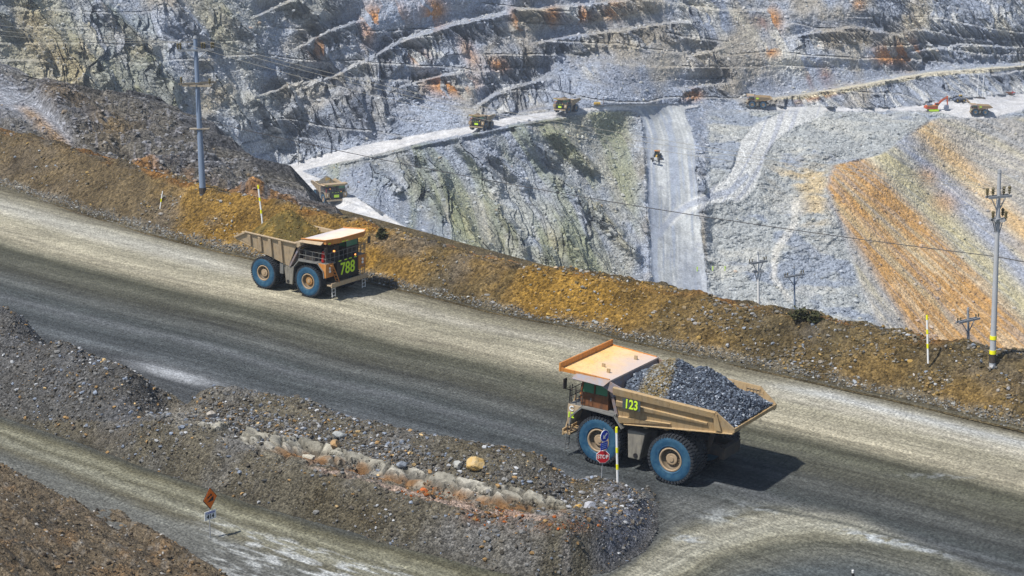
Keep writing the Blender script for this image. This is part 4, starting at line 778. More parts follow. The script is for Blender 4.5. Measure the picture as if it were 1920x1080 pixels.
def wheel(parent, x, y, side, orange=False):
    w_ = empty('wheel', (x, y, 1.775), (0, 0, 0 if side > 0 else math.pi), parent)
    t = MB(); hw = .54
    t.lathe([(.80, -hw * .82), (.95, -hw * .98), (1.30, -hw * 1.06), (1.58, -hw * .96), (1.68, -hw * .86), (1.69, -.2), (1.69, .2), (1.68, hw * .86), (1.58, hw * .96), (1.50, hw * 1.03), (1.45, hw * 1.03), (1.44, hw * 1.06), (1.30, hw * 1.08), (1.02, hw * 1.03), (.98, hw * 1.05), (.94, hw * 1.0), (.80, hw * .82)], 48,
            mats=[1, 1, 1, 0, 0, 0, 0, 0, 1, 1, 1, 1, 1, 1, 1, 1])
    for i in range(44):              # tread blocks, the outer ones reaching over the shoulder
        a0 = 6.283185 * i / 44
        for sd_, r0 in ((1, 0), (-1, .5)):
            q = a0 + r0 * 6.283185 / 44; w2 = .055 * .82
            for (ra, rb, ya, yb2, sh) in ((1.66, 1.775, .05, hw * .97, .0), (1.55, 1.725, hw * .94, hw * 1.04, .0)):
                vs = []
                for rr in (ra, rb):
                    for aa, yy in ((q - w2, ya), (q + w2, ya), (q + w2 + sh, yb2), (q - w2 + sh, yb2)): vs.append((rr * math.cos(aa), yy * sd_, rr * math.sin(aa)))
                t.hexa(vs, 0)
    t.build('tyre', [T['tyre'], T['blue']], w_)
    r_ = MB(); o_ = 3 if orange else 1
    r_.lathe([(.82, -hw * .8), (.82, hw * .80), (.86, hw * .98), (.78, hw * 1.02), (.73, hw * .90), (.70, hw * .5), (.60, hw * .30), (.44, hw * .30), (.42, hw * .62), (.36, hw * .66), (.20, hw * .66), (.18, hw * .78), (.0001, hw * .80)], 40, mats=[0, 0, 0, 0, 1, 1, o_, o_, 2 if not orange else 3, 0 if not orange else 3, 0, 0])
    for i in range(16):
        a = 6.283 * i / 16; r_.tube((.52 * math.cos(a), hw * .30, .52 * math.sin(a)), (.52 * math.cos(a), hw * .38, .52 * math.sin(a)), .028, 0, 6)
    r_.build('rim', [T['rim'], T['rimd'], T['rim'], T['rimo']], w_)
    return w_
def make_truck(name, kind, number):
    """a rigid haul truck, x forward, rear axle over the origin; kind 'long' has lengthwise ribs, 'upright' has vertical ribs"""
    t = empty(name); B = kind == 'upright'
    # frame, axles, tanks
    m = MB()
    for s in (-1, 1): m.box(-2.6, 7.9, s * .75 - .2, s * .75 + .2, 1.75, 2.55); m.box(-.3, 4.6, s * 1.35 - .3, s * 1.35 + .3, 2.2, 2.9)
    m.lathe([(.01, -2.6), (.62, -2.6), (.62, -.7), (.9, -.5), (.9, .5), (.62, .7), (.62, 2.6), (.01, 2.6)], 20); m.v = [(x, y, z + 1.775) if abs(x) <= .91 and abs(z) <= .91 else (x, y, z) for x, y, z in m.v]
    for s in (-1, 1):
        m.tube((5.9, s * 1.9, 1.5), (5.9, s * 1.7, 3.9), .28, 0, 12); m.tube((5.9, s * .3, 1.6), (5.9, s * 2.3, 1.775), .35, 0, 12); m.tube((-1.4, s * .9, 1.8), (-1.9, s * 1.0, 3.9), .2, 0, 10); m.tube((1.2, s * 1.3, 1.9), (3.4, s * 1.3, 3.6), .22, 0, 10)
    m.box(-2.9, -2.5, -1.3, 1.3, 1.7, 2.5); m.box(4.2, 7.7, -1.3, 1.3, 1.5, 3.3); m.box(1.9, 4.4, -2.2, 2.2, 2.2, 3.0)
    m.build('chassis', T['dark'], t)
    for s in (-1, 1):
        k = MB(); x0, x1 = (2.35, 3.75)
        k.hexa([(x0 + .35, s * 2.3 - .5, .95), (x1 - .15, s * 2.3 - .5, .95), (x1 - .15, s * 2.9 + .25 * s, .95), (x0 + .35, s * 2.9 + .25 * s, .95), (x0, s * 2.3 - .5, 3.0), (x1, s * 2.3 - .5, 3.0), (x1, s * 2.9 + .25 * s, 3.0), (x0, s * 2.9 + .25 * s, 3.0)])
        fo = k.build('fuel_tank' if s > 0 else 'hydraulic_tank', T['tank'], t, .07)
        c = MB(); c.tube((3.0, s * 3.1, 1.25), (3.0, s * 3.2, 1.25), .17, 0, 14); c.build('tank_cap', T['black'], fo)
        if B and s < 0: c = MB(); c.box(1.75, 2.25, -3.1, -2.3, 1.9, 3.2); c.build('air_tank', T['grey'], t, .05)
    # wheels
    for s in (-1, 1):
        wheel(t, 5.9, s * 2.84, s, B); wheel(t, 0, s * 3.24, s); wheel(t, 0, s * 2.06, s)
    # tray: floor, sides, headboard
    tr = T['dusty'] if B else T['tan']; m = MB()
    side = [(4.6, 5.85), (-2.6, 6.0), (-4.25, 5.15), (-1.4, 4.3), (3.1, 2.95)] if B else [(4.7, 6.1), (-3.1, 5.85), (-4.45, 4.9), (-4.4, 4.5), (4.3, 3.35)]
    for s in (-1, 1):
        def Y(z): return s * (3.2 + (z - 3.0) * .17)
        n = len(side); out = [(x, Y(z), z) for x, z in side]; inn = [(x, Y(z) - s * .14, z) for x, z in side]
        m.add(out + inn, [tuple(range(n)), tuple(range(n, 2 * n))[::-1]] + [(i, (i + 1) % n, (i + 1) % n + n, i + n) for i in range(n)])
        def rib(p, q, h0, h1, pr):   # a lengthwise rib between two points
            (xa, za), (xb, zb) = p, q
            m.hexa([(xb, Y(zb) - .02 * s, zb), (xa, Y(za) - .02 * s, za), (xa, Y(za) + s * pr, za + .08), (xb, Y(zb) + s * pr * .8, zb + .06), (xb, Y(zb + h1) - .02 * s, zb + h1), (xa, Y(za + h0) - .02 * s, za + h0), (xa, Y(za + h0) + s * pr, za + h0 - .06), (xb, Y(zb + h1) + s * pr * .8, zb + h1 - .05)], 0)
        if B:
            rib((4.55, 5.62), (-2.6, 5.8), .28, .24, .22)
            m.hexa([(-2.6, Y(6) - s * .1, 5.78), (-4.25, Y(5.2) - s * .1, 4.98), (-4.25, Y(5.2) + s * .12, 4.98), (-2.6, Y(6) + s * .15, 5.78), (-2.6, Y(6) - s * .1, 6.02), (-4.25, Y(5.2) - s * .1, 5.2), (-4.25, Y(5.2) + s * .12, 5.2), (-2.6, Y(6) + s * .15, 6.02)])
            for x in (-2.0, -.55, .85, 2.3):
                zt = 5.7; zb = np.interp(x, [-4.25, -1.4, 3.1], [5.15, 4.3, 2.95]) + .05
                m.hexa([(x - .16, Y(zb) - .02 * s, zb), (x + .16, Y(zb) - .02 * s, zb), (x + .16, Y(zb) + .2 * s, zb), (x - .16, Y(zb) + .2 * s, zb), (x - .2, Y(zt) - .02 * s, zt), (x + .2, Y(zt) - .02 * s, zt), (x + .2, Y(zt) + .2 * s, zt), (x - .2, Y(zt) + .2 * s, zt)])
        else:
            rib((4.7, 5.45), (-3.1, 5.33), .66, .52, .20); rib((4.5, 4.62), (-2.5, 4.72), .52, .24, .16); rib((4.35, 3.35), (.3, 4.18), .62, .10, .18); rib((3.9, 3.32), (-4.4, 4.42), .18, .16, .26)
            m.hexa([(-3.1, Y(5.8) - s * .1, 4.55), (-3.6, Y(5.8) - s * .1, 4.55), (-3.6, Y(5.2) + s * .1, 4.55), (-3.1, Y(5.2) + s * .12, 4.55), (-3.0, Y(5.8) - s * .1, 5.8), (-3.25, Y(5.8) - s * .1, 5.7), (-3.25, Y(5.8) + s * .12, 5.7), (-3.0, Y(5.8) + s * .14, 5.8)])
    zt = side[-1][1]; fr = side[-1][0]; zl = side[2][1]
    # floor rises to the tail, then the headboard up to the canopy
    fz = .12; tl = -4.5 if not B else -4.2
    m.hexa([(fr, 3.2, zt), (tl, 3.5, zl - .30), (tl, -3.5, zl - .30), (fr, -3.2, zt), (fr, 3.2, zt + .22), (tl, 3.5, zl - .02), (tl, -3.5, zl - .02), (fr, -3.2, zt + .22)][::-1] if False else
           [(tl, -3.5, zl - .30), (fr, -3.2, zt), (fr, 3.2, zt), (tl, 3.5, zl - .30), (tl, -3.5, zl - .03), (fr, -3.2, zt + .22), (fr, 3.2, zt + .22), (tl, 3.5, zl - .03)])
    tx, tz = (5.15, 6.45) if not B else (5.2, 6.35)
    m.hexa([(fr + .02, -3.25, zt + .02), (fr + .25, -3.25, zt - .02), (fr + .25, 3.25, zt - .02), (fr + .02, 3.25, zt + .02), (tx - .02, -3.55, tz), (tx + .25, -3.55, tz - .02), (tx + .25, 3.55, tz - .02), (tx - .02, 3.55, tz)], 1)
    for s in (-1, 1):                # corner gussets between rail, headboard and canopy
        m.slab([(side[0][0] - .6, s * 3.72, side[0][1] - .02), (side[0][0] + .1, s * 3.74, side[0][1] - .5), (5.6, s * 3.82, 5.95), (5.3, s * 3.7, tz - .02)][::s], .1, 2)
    for x in (-2.6, -.9, .8, 2.4):   # cross members under the floor
        zf = np.interp(x, [tl, fr], [zl - .3, zt]); m.box(x - .14, x + .14, -3.1, 3.1, zf - .28, zf + .02)
    body = m.build('tray', [tr, T['rust'], T['rust'] if not B else T['dusty']], t, .025)
    if not B:                        # hollow grid liner on the inside of the far wall near the tail
        for s in (-1, 1):
            g = MB()
            for i in range(8): g.box(-3.9 + i * .25, -3.87 + i * .25, s * 3.47 - .03, s * 3.47 + .03, 4.95 + .0 * i, min(5.7, 5.15 + i * .2))
            for j in range(3): g.box(-3.7 + j * .3, -2.1, s * 3.47 - .03, s * 3.47 + .03, 5.1 + .25 * j, 5.14 + .25 * j)
            g.build('wall_liner', T['dusty'], body)
    # canopy
    m = MB(); xf = 8.72 if B else 8.95
    if B:
        m.add([(tx - .1, -3.6, tz), (tx - .1, 3.6, tz), (8.1, 3.8, 6.62), (8.75, 2.6, 6.62), (8.75, -1.6, 6.62), (8.3, -3.4, 6.62), (tx - .1, -3.6, tz - .16), (tx - .1, 3.6, tz - .16), (8.1, 3.8, 6.2), (8.75, 2.6, 6.15), (8.75, -1.6, 6.15), (8.3, -3.4, 6.2)],
              [(0, 5, 4, 3, 2, 1), (6, 7, 8, 9, 10, 11)] , 0)
        m.add([(tx - .1, -3.6, tz), (tx - .1, 3.6, tz), (8.1, 3.8, 6.62), (8.75, 2.6, 6.62), (8.75, -1.6, 6.62), (8.3, -3.4, 6.62), (tx - .1, -3.6, tz - .16), (tx - .1, 3.6, tz - .16), (8.1, 3.8, 6.2), (8.75, 2.6, 6.15), (8.75, -1.6, 6.15), (8.3, -3.4, 6.2)],
              [(0, 1, 7, 6), (1, 2, 8, 7), (2, 3, 9, 8), (3, 4, 10, 9), (4, 5, 11, 10), (5, 0, 6, 11)], 1)
        m.path([(5.1, -3.62, 6.42), (8.3, -3.45, 6.67), (8.78, -1.6, 6.67), (8.78, 2.6, 6.67), (8.12, 3.82, 6.67), (5.1, 3.65, 6.42)], .07, 1)
        m.slab([(5.1, -3.6, 6.3), (8.0, -3.45, 6.45), (8.0, -3.95, 6.2), (5.0, -4.0, 6.1)], .07, 2)
    else:
        m.hexa([(tx - .1, -3.55, tz - .14), (xf, -3.75, 6.45), (xf, 3.75, 6.45), (tx - .1, 3.55, tz - .14), (tx - .1, -3.55, tz), (xf, -3.75, 6.6), (xf, 3.75, 6.6), (tx - .1, 3.55, tz)], 0)
        m.box(xf, xf + .14, -3.85, 3.85, 6.38, 7.02, 1)
        for s in (-1, 1):
            m.hexa([(tx, s * 3.56 - .05, tz - .1), (xf, s * 3.76 - .05, 6.4), (xf, s * 3.76 + .05, 6.4), (tx, s * 3.56 + .05, tz - .1), (tx, s * 3.56 - .05, tz + .06), (xf, s * 3.76 - .05, 6.68), (xf, s * 3.76 + .05, 6.68), (tx, s * 3.56 + .05, tz + .06)], 1)
            m.slab([(5.0, s * 3.6, tz - .02), (7.7, s * 3.72, 6.44), (7.9, s * 4.1, 6.12), (5.35, s * 4.05, 6.02)][::s], .07, 2)
    cano = m.build('canopy', [T['pale'] if B else T['deck'], T['orange'] if True else T['tan'], T['dusty'] if B else T['rust']], t, .015)
    if not B:
        for x, y in ((6.9, 1.3), (6.0, -1.9), (6.0, 2.2)): k = MB(); k.box(x - .12, x + .12, y - .05, y + .05, 6.5, 6.78); k.build('lifting_eye', T['tan'], cano)
    else:
        for y in (-3.0, -1.0, -.4): k = MB(); k.box(8.75, 8.78, y - .2, y + .2, 6.2, 6.3) if y > -2 else k.box(8.42, 8.46, y - .2, y + .2, 6.22, 6.32); k.build('reflector', T['lime'], cano)
    # deck and fenders
    m = MB(); m.box(4.55, 8.35, -3.45, 3.45, 3.92, 4.06)
    dk = m.build('deck', T['grey'], t)
    for s in (-1, 1):
        k = MB(); ar = [(4.05, 3.05), (4.7, 3.85), (7.25, 3.95), (8.05, 3.2), (8.15, 2.5)]; th = .1
        for (xa, za), (xb, zb) in zip(ar, ar[1:]):
            dx, dz = xb - xa, zb - za; L = math.hypot(dx, dz); ox, oz = -dz / L * th, dx / L * th
            k.hexa([(xa, s * 2.85 - .72, za), (xb, s * 2.85 - .72, zb), (xb, s * 2.85 + .72, zb), (xa, s * 2.85 + .72, za), (xa + ox, s * 2.85 - .72, za + oz), (xb + ox, s * 2.85 - .72, zb + oz), (xb + ox, s * 2.85 + .72, zb + oz), (xa + ox, s * 2.85 + .72, za + oz)])
        k.build('fender', T['grey'], t)
        k = MB(); k.prism([(7.35, 4.04), (8.42, 4.04), (8.42, 2.55), (8.15, 2.55), (7.9, 3.3)], s * 2.2, s * 3.5)
        nb = k.build('fender_nose', T['orange'] if B else T['dusty'], t, .03)
        for zz_ in (3.2, 3.55): k = MB(); k.tube((8.40, s * 2.85, zz_), (8.5, s * 2.85, zz_), .15, 0, 14); k.build('headlight', T['lamp'], nb)
    # engine front
    m = MB(); m.box(7.3, 8.45, -1.75, 1.95, 2.0, 4.2)
    for i in range(12): m.box(8.45, 8.49, -1.6, 1.8, 2.15 + i * .16, 2.2 + i * .16)
    gr = m.build('radiator', T['black'] if B else T['dark'], t, .02)
    m = MB(); m.box(8.3, 8.95, -3.15, 3.15, 1.62, 1.78); m.box(8.85, 8.98, -3.15, 3.15, 1.5, 1.98)
    bpx_ = m.build('bumper', T['dusty'] if B else T['tan'], t, .02)
    for y in (-2.9, 2.9) if not B else (-2.4, 2.9):
        k = MB()
        for q in (-.27, .27): k.tube((8.6, y + q, 1.7), (8.68, y + q, .35), .035, 0, 6)
        for q in (.45, .85, 1.25): k.tube((8.63, y - .27, q), (8.63, y + .27, q), .035, 0, 6)
        k.build('ladder', T['grey'] if not B else T['cream'], t)
    k = MB()                          # stairs up to the deck, along the front
    sy = -2.15 if B else 2.3
    for q in (8.0 + .5, 8.0 + .95): k.tube((q, sy + .45, 1.8), (q, sy - .85, 4.05), .05, 0, 6)
    for i in range(6): f_ = (i + .5) / 6; k.box(8.5, 8.95, sy + .45 - 1.3 * f_ - .1, sy + .45 - 1.3 * f_ + .1, 1.8 + 2.25 * f_, 1.85 + 2.25 * f_)
    k.build('stairs', T['orange'] if B else T['tan'], t)
    # handrails
    k = MB()
    def rail(a, b, n):
        a, b = Vector(a), Vector(b)
        for zq in (.55, 1.1): k.tube(a + Vector((0, 0, zq)), b + Vector((0, 0, zq)), .028, 0, 6)
        for i in range(n + 1): p = a.lerp(b, i / n); k.tube(p, p + Vector((0, 0, 1.1)), .028, 0, 6)
    rail((8.3, -3.4, 4.05), (8.3, 3.4, 4.05), 9); rail((4.7, -3.42, 4.05), (8.3, -3.42, 4.05), 4); rail((7.3, 3.42, 4.05), (8.3, 3.42, 4.05), 2); rail((8.6, 2.3, 1.78), (8.6, 3.1, 1.78), 1)
    for y in (3.4, 3.1): k.tube((8.35, y, 1.8), (8.35, y, 5.4), .035, 0, 6)
    k.build('handrail', T['dark'] if not B else T['grey'], t)
    for s in (-1, 1):
        k = MB(); k.path([(8.25, s * 3.3, 5.0), (8.6, s * 3.75, 5.2), (8.6, s * 3.75, 5.9)], .035); k.box(8.55, 8.63, s * 3.75 - .22, s * 3.75 + .22, 5.2, 5.95); k.build('mirror', T['dark'], t)
    # cab on the left of the deck
    cb = MB(); cb.hexa([(5.35, 1.0, 4.06), (7.55, 1.0, 4.06), (7.55, 3.2, 4.06), (5.35, 3.2, 4.06), (5.35, 1.0, 5.05), (7.65, 1.0, 5.05), (7.65, 3.2, 5.05), (5.35, 3.2, 5.05)])
    for x, y in ((5.4, 1.05), (5.4, 3.15), (7.55, 1.05), (7.55, 3.15), (6.5, 3.15), (6.5, 1.05)): xs_ = x - .12 if x > 7 else x; cb.hexa([(x - .06, y - .06, 5.05), (x + .06, y - .06, 5.05), (x + .06, y + .06, 5.05), (x - .06, y + .06, 5.05), (xs_ - .06, y - .06, 6.0), (xs_ + .06, y - .06, 6.0), (xs_ + .06, y + .06, 6.0), (xs_ - .06, y + .06, 6.0)])
    cab = cb.build('cab', [T['burnt'] if not B else T['dark']], t, .02)
    k = MB(); k.hexa([(5.4, 1.06, 5.05), (7.56, 1.06, 5.05), (7.56, 3.12, 5.05), (5.4, 3.12, 5.05), (5.4, 1.06, 5.98), (7.44, 1.06, 5.98), (7.44, 3.12, 5.98), (5.4, 3.12, 5.98)]); k.build('window', T['green'], cab)
    k = MB(); k.box(5.25, 7.75, .9, 3.3, 5.98, 6.12); k.build('cab_roof', T['dark'], cab, .02)
    k = MB(); k.box(6.6, 7.4, 3.2, 3.23, 4.1, 5.0); d_ = k.build('door', T['burnt'] if not B else T['orange'], cab); k = MB(); k.box(6.68, 6.74, 3.23, 3.28, 4.5, 4.75); k.build('handle', T['grey'], cab)
    # boxes on the right of the deck
    k = MB(); k.box(5.0, 6.6, -3.1, -1.3, 4.06, 5.1); k.box(6.8, 7.6, -1.2, -.2, 4.06, 5.5); k.build('electrical_cabinet', T['burnt'] if not B else T['dark'], t, .03)
    k = MB()
    for i in range(3): k.tube((6.9, -1.0 + i * .45, 5.3), (6.9, -1.0 + i * .45, 5.95), .17, 0, 10)
    k.build('air_cleaner', T['orange'] if B else T['tan'], t)
    k = MB(); k.tube((7.6, -3.0, 4.1), (7.6, -3.0, 5.15), .16, 0, 12); k.tube((7.6, -3.0, 5.15), (7.6, -3.0, 5.3), .07, 0, 8); k.build('fire_extinguisher', T['red'], t)
    k = MB(); k.tube((8.3, -2.0, 5.2), (8.3, -2.0, 5.34), .11, 0, 10); k.build('warning_lamp', T['amber'], t)
    k = MB(); k.tube((8.44, 1.5, 4.3), (8.52, 1.5, 4.3), .09, 0, 10); k.build('warning_lamp', T['amber'], t)
    for y in ((-1.2, -.2, .6, 1.5) if B else ()): k = MB(); k.box(8.49, 8.52, y - .22, y + .22, 4.02, 4.12); k.build('reflector', T['lime'], gr)
    # numbers
    if B:
        k = MB(); k.box(8.5, 8.53, -1.7, 1.9, 2.25, 3.95); pl_ = k.build('number_board', T['black'], t)
        text('number', number, 2.0, T['lime'], pl_, (8.55, .1, 3.08), (math.pi / 2, 0, math.pi / 2), sx=.86, off=.03, sy=.93)
    else:
        k = MB(); k.slab([(2.45, 3.90, 4.75), (3.85, 3.90, 4.75), (3.85, 3.94, 5.5), (2.45, 3.94, 5.5)][::-1], .03); pl_ = k.build('number_board', T['plate'], t)
        text('number', number, .92, T['lime'], pl_, (3.15, 3.975, 5.12), (math.pi / 2, 0, math.pi), sx=.78, off=.02)
        k = MB(); k.box(8.5, 8.53, -.2, 1.9, 2.7, 3.5); pf = k.build('number_board', T['plate'], t); text('number', number, .9, T['lime'], pf, (8.55, .85, 3.1), (math.pi / 2, 0, math.pi / 2), off=.02)
        k = MB(); k.box(7.45, 8.35, 3.5, 3.53, 2.75, 3.4) if False else None
        text('number', number[:2], .55, T['lime'], nb, (8.12, 3.53, 3.25), (math.pi / 2, 0, math.pi), off=.015)
        text('number', 'C', .5, T['cream'], nb, (8.1, 3.53, 3.75), (math.pi / 2, 0, math.pi), off=.02)
    return t
def place(t, pos, heading, pitch=0.0, scale=1.0, roll=0.0):
    t.location = pos; t.rotation_euler = (roll, pitch, heading); t.scale = (scale,) * 3; bpy.context.view_layer.update()
def load(t, name, label, peaks, cols, mcol, stone, nst, seed, sz=(.12, .5)):
    """a heap in a truck's tray, with real stones on it"""
    rs = np.random.RandomState(seed); M = np.array(t.matrix_world)
    x = np.linspace(-4.3, 5.0, 150)[:, None]; y = np.linspace(-3.45, 3.45, 110)[None, :]; z = np.zeros((150, 110)) + 3.0
    for (cx, cy, h, k) in peaks: z = np.maximum(z, h - k * np.sqrt((x - cx) ** 2 * .55 + (y - cy) ** 2 + .5))
    rim = 5.75 - .25 * sst(3.0, 3.5, np.abs(y)) + 0 * x; lim = np.interp(x, [-4.4, -3.1, 4.0, 5.0], [5.0, 5.55, 5.7, 5.4]) + 0 * y
    z = np.maximum(z, lim - .1 - .2 * sst(2.8, 3.4, np.abs(y))); z = z + .16 * fbm(x / .7, y / .7, 0, s=seed, o=3) + .1 * fbm(x / .25, y / .25, 0, s=seed + 3, o=2)
    z = np.minimum(z, 4.92 + (x + 4.3) * 1.15 + .08 * fbm(x / .4, y / .4, 0, s=seed + 11, o=2))
    P_ = np.stack([x + 0 * y, y + 0 * x, z], -1); col = np.ones(P_.shape) * np.array(mcol); n1 = fbm(x / 1.6, y / 1.6, 0, s=seed + 5, o=3)
    if name == 'rock_load':
        br = sst(.3, .9, (x - 1.2) + .6 * n1 + .25 * y) * (1 - sst(3.2, 3.8, x)); col = mixc(col, [.17, .125, .05], br)
    else: col = mixc(col, [.20, .135, .035], sst(-.1, .3, n1)); br = None
    col = np.clip(col * (1 + .5 * fbm(x / .3, y / .3, 0, s=seed + 8, o=2))[..., None], .01, .8)
    W = P_ @ M[:3, :3].T + M[:3, 3]; q = grid_quads(150, 110)
    vs = [W.reshape(-1, 3)]; cs = [col.reshape(-1, 3)]; base = npmesh(name, vs[0], q, M_STONE, cs[0])
    if nst:
        pts, ss, si, sj = scatter(W, np.ones((150, 110)), nst, sz[0], sz[1], 2.6); pc = pal(nst, cols)
        if br is not None: pc = pc * (1 - .75 * br[si, sj][:, None]) + pal(nst, [(2, (.22, .17, .08)), (1, (.30, .30, .28))]) * .75 * br[si, sj][:, None]
        st = stones('tmp', pts, ss * float(t.scale[0]), pc, M_STONE, None, sink=.3, flat=.8)
        bm = bmesh.new(); bm.from_mesh(base.data); bm.from_mesh(st.data); bm.to_mesh(base.data); bm.free(); bpy.data.objects.remove(st)
    return tag(base, label, kind='stuff')
# ---------------------------------------------------------------- the trucks
def head(p, q): p, q = np.array(p), np.array(q); return math.atan2(q[1] - p[1], q[0] - p[0])
G1 = 'haul trucks driving on the mine roads'
ta = make_truck('haul_truck', 'long', '123')
tag(ta, 'tan haul truck numbered 123 heaped with grey rock, nearest to the camera', 'haul truck', G1)
h1 = R(180 - 31.5); c_, s_ = math.cos(h1), math.sin(h1)
pr = atz(1253, 908, 0)[:2] - np.array([-s_, c_]) * 3.7        # rear axle centre from the near rear tyre's foot
gp_ = lambda h: -math.atan(GA * math.cos(h) + GB * math.sin(h))
place(ta, (pr[0], pr[1], plain(*pr)), h1, gp_(h1), .965)
load(ta, 'rock_load', 'heap of broken blue grey rock in the tray of truck 123', [(1.9, 0, 8.35, 1.0), (-.4, 0, 8.2, 1.0), (-2.4, .1, 7.2, .95), (3.2, -.6, 7.6, 1.1), (-3.4, 0, 6.5, .55)], [(4, (.09, .11, .145)), (3, (.15, .18, .22)), (3, (.04, .048, .065)), (.7, (.34, .37, .41))], (.06, .07, .09), 1, 11000, 900, (.08, .27))
tb = make_truck('haul_truck', 'upright', '788')
tag(tb, 'tan haul truck numbered 788 carrying brown earth along the far berm', 'haul truck', G1)
h2 = R(-33); c_, s_ = math.cos(h2), math.sin(h2); SB = .825
pr = atz(494, 541, 0)[:2] + np.array([-s_, c_]) * 3.7 * SB
place(tb, (pr[0], pr[1], plain(*pr)), h2, gp_(h2), SB)
load(tb, 'earth_load', 'cone of brown earth heaped in the tray of truck 788', [(.3, 0, 8.9, 1.05), (1.9, .2, 8.0, 1.0)], [(3, (.20, .13, .03)), (1, (.32, .22, .08))], (.10, .078, .026), 0, 900, 940, (.08, .25))
# ================================================================ FAR MACHINES
def pitpt(a, b):
    j = int(round((a - PX0) / (PX1 - PX0) * (NC - 1))); i = int(np.argmin(np.abs(py[:, j] - b))); return V(P[i, j])
def seat(a, b, w=5):                  # a pit point, a little averaged so that wheels neither float nor sink
    j = int(round((a - PX0) / (PX1 - PX0) * (NC - 1))); i = int(np.argmin(np.abs(py[:, j] - b))); q = P[i - 1:i + 2, j - w:j + w + 1].reshape(-1, 3); return V(P[i, j][:2].tolist() + [float(np.median(q[:, 2]))])
lime_board = None
def far_truck(a, b, hd, sc, label, src, pitch=0.0, heap=None):
    global lime_board
    c = copy_tree(src)
    for ch in list(c.children):
        if ch.name.startswith('number_board'):
            for n_ in list(ch.children): bpy.data.objects.remove(n_)
            if lime_board is None: lime_board = {}
            if ch.data.name not in lime_board: me = ch.data.copy(); me.materials[0] = T['lime']; lime_board[ch.data.name] = me
            ch.data = lime_board[ch.data.name]
            if 'upright' in src.get('k', ''): ch.scale = (1, .45, .5); ch.location = (0, 0, 1.4)
        for n_ in list(ch.children):
            if n_.name.startswith('number'): bpy.data.objects.remove(n_)
    c['label'] = label
    for ch in c.children:             # the far ones are all dust
        if ch.type == 'MESH':
            for sl in ch.material_slots:
                if sl.material in (T['orange'], T['pale'], T['deck']): m_ = T['tan'] if sl.material == T['orange'] else T['dusty']; sl.link = 'OBJECT'; sl.material = m_
    if 'k' in c: del c['k']
    p = seat(a, b); place(c, p, R(hd), pitch, sc)
    if heap: load(c, 'earth_load', *heap)
    return c
tb['k'] = 'upright'
far_truck(613, 375, -64, 1.04, 'loaded haul truck coming down the pale road behind the far berm', tb, .04, ('dark heap of spoil in the truck coming down the pale road', [(.4, 0, 8.2, 1.0)], [(3, (.2, .17, .12)), (1, (.1, .1, .1))], (.12, .11, .09), 0, 0, 960))
far_truck(908, 240, -112, .82, 'small haul truck midway along the pale upper haul road', tb)
far_truck(1068, 208, -122, .80, 'small haul truck on the upper road just left of the ramp', tb)
far_truck(1432, 199, 172, .72, 'faint haul truck half hidden by the bank right of the ramp head', ta)
far_truck(1846, 214, 176, .62, 'faint haul truck on the bright bench right of the excavator', ta)
del tb['k']
MR = mat('digger_red', (.62, .09, .03), .5, dirt=(.42, .14, .06), amt=.7, scale=1.5); MY = mat('machine_yellow', (.66, .42, .05), .5, dirt=(.45, .32, .12), amt=.7, scale=1.5); MG = mat('grey_blue_paint', (.17, .20, .27), .6)
def excavator():
    t = empty('excavator')
    for s in (-1, 1):
        m = MB(); pr_ = [(-2.6, .55), (-2.2, .1), (2.2, .1), (2.6, .55), (2.2, 1.05), (-2.2, 1.05)]; m.prism(pr_, s * 1.5 - .35, s * 1.5 + .35)
        for i in range(14): m.box(-2.3 + i * .34, -2.1 + i * .34, s * 1.5 - .4, s * 1.5 + .4, 1.04, 1.1)
        m.build('track', T['lime'], t, .03)
    m = MB(); m.box(-3.6, 2.0, -1.7, 1.7, 1.35, 2.9); m.tube((0, 0, 1.0), (0, 0, 1.4), 1.0, 0, 20); m.build('house', MR, t, .1)
    m = MB(); m.box(-4.3, -3.6, -1.7, 1.7, 1.4, 2.6); m.build('counterweight', MR, t, .15)
    m = MB(); m.box(-3.6, 2.0, -1.95, -1.7, 2.75, 3.0); m.box(-3.6, 2.0, 1.7, 1.95, 2.75, 3.0); m.build('walkway', MY, t)
    m = MB(); m.box(-2.9, -.6, -1.0, 1.3, 2.9, 3.6); m.build('engine_cover', MG, t, .1)
    m = MB(); m.box(.4, 2.1, -1.9, -.7, 2.9, 4.3); c = m.build('cab', MR, t, .05); m = MB(); m.box(.5, 2.14, -1.94, -.66, 3.3, 4.1); m.build('window', T['glass'], c)
    m = MB(); m.prism([(1.4, 2.2), (1.9, 2.0), (4.2, 4.6), (7.2, 6.7), (6.9, 7.2), (3.6, 5.5)], -.3, .3); m.build('boom', MR, t, .05)
    m = MB(); m.prism([(6.5, 7.6), (7.3, 7.5), (7.5, 2.9), (7.1, 2.9)], -.24, .24); m.build('arm', MR, t, .04)
    m = MB(); m.tube((2.2, .5, 2.6), (4.6, .4, 5.2), .14, 0, 10); m.tube((4.4, 0, 6.1), (6.6, 0, 7.6), .14, 0, 10); m.build('ram', T['grey'], t)
    m = MB(); m.prism([(7.6, 3.1), (7.9, 1.6), (7.2, .5), (5.9, .7), (5.6, 1.7), (6.2, 2.9)], -.85, .85)
    for i in range(5): m.hexa([(5.5, -.8 + i * .38, .5), (6.0, -.8 + i * .38, .6), (6.0, -.68 + i * .38, .6), (5.5, -.68 + i * .38, .5), (5.5, -.8 + i * .38, .62), (6.0, -.8 + i * .38, .8), (6.0, -.68 + i * .38, .8), (5.5, -.68 + i * .38, .62)])
    m.build('bucket', MG, t, .05); return t
ex = excavator(); tag(ex, 'red orange excavator with raised boom on the far bench', 'excavator'); place(ex, seat(1749, 208), R(6), 0, .78)
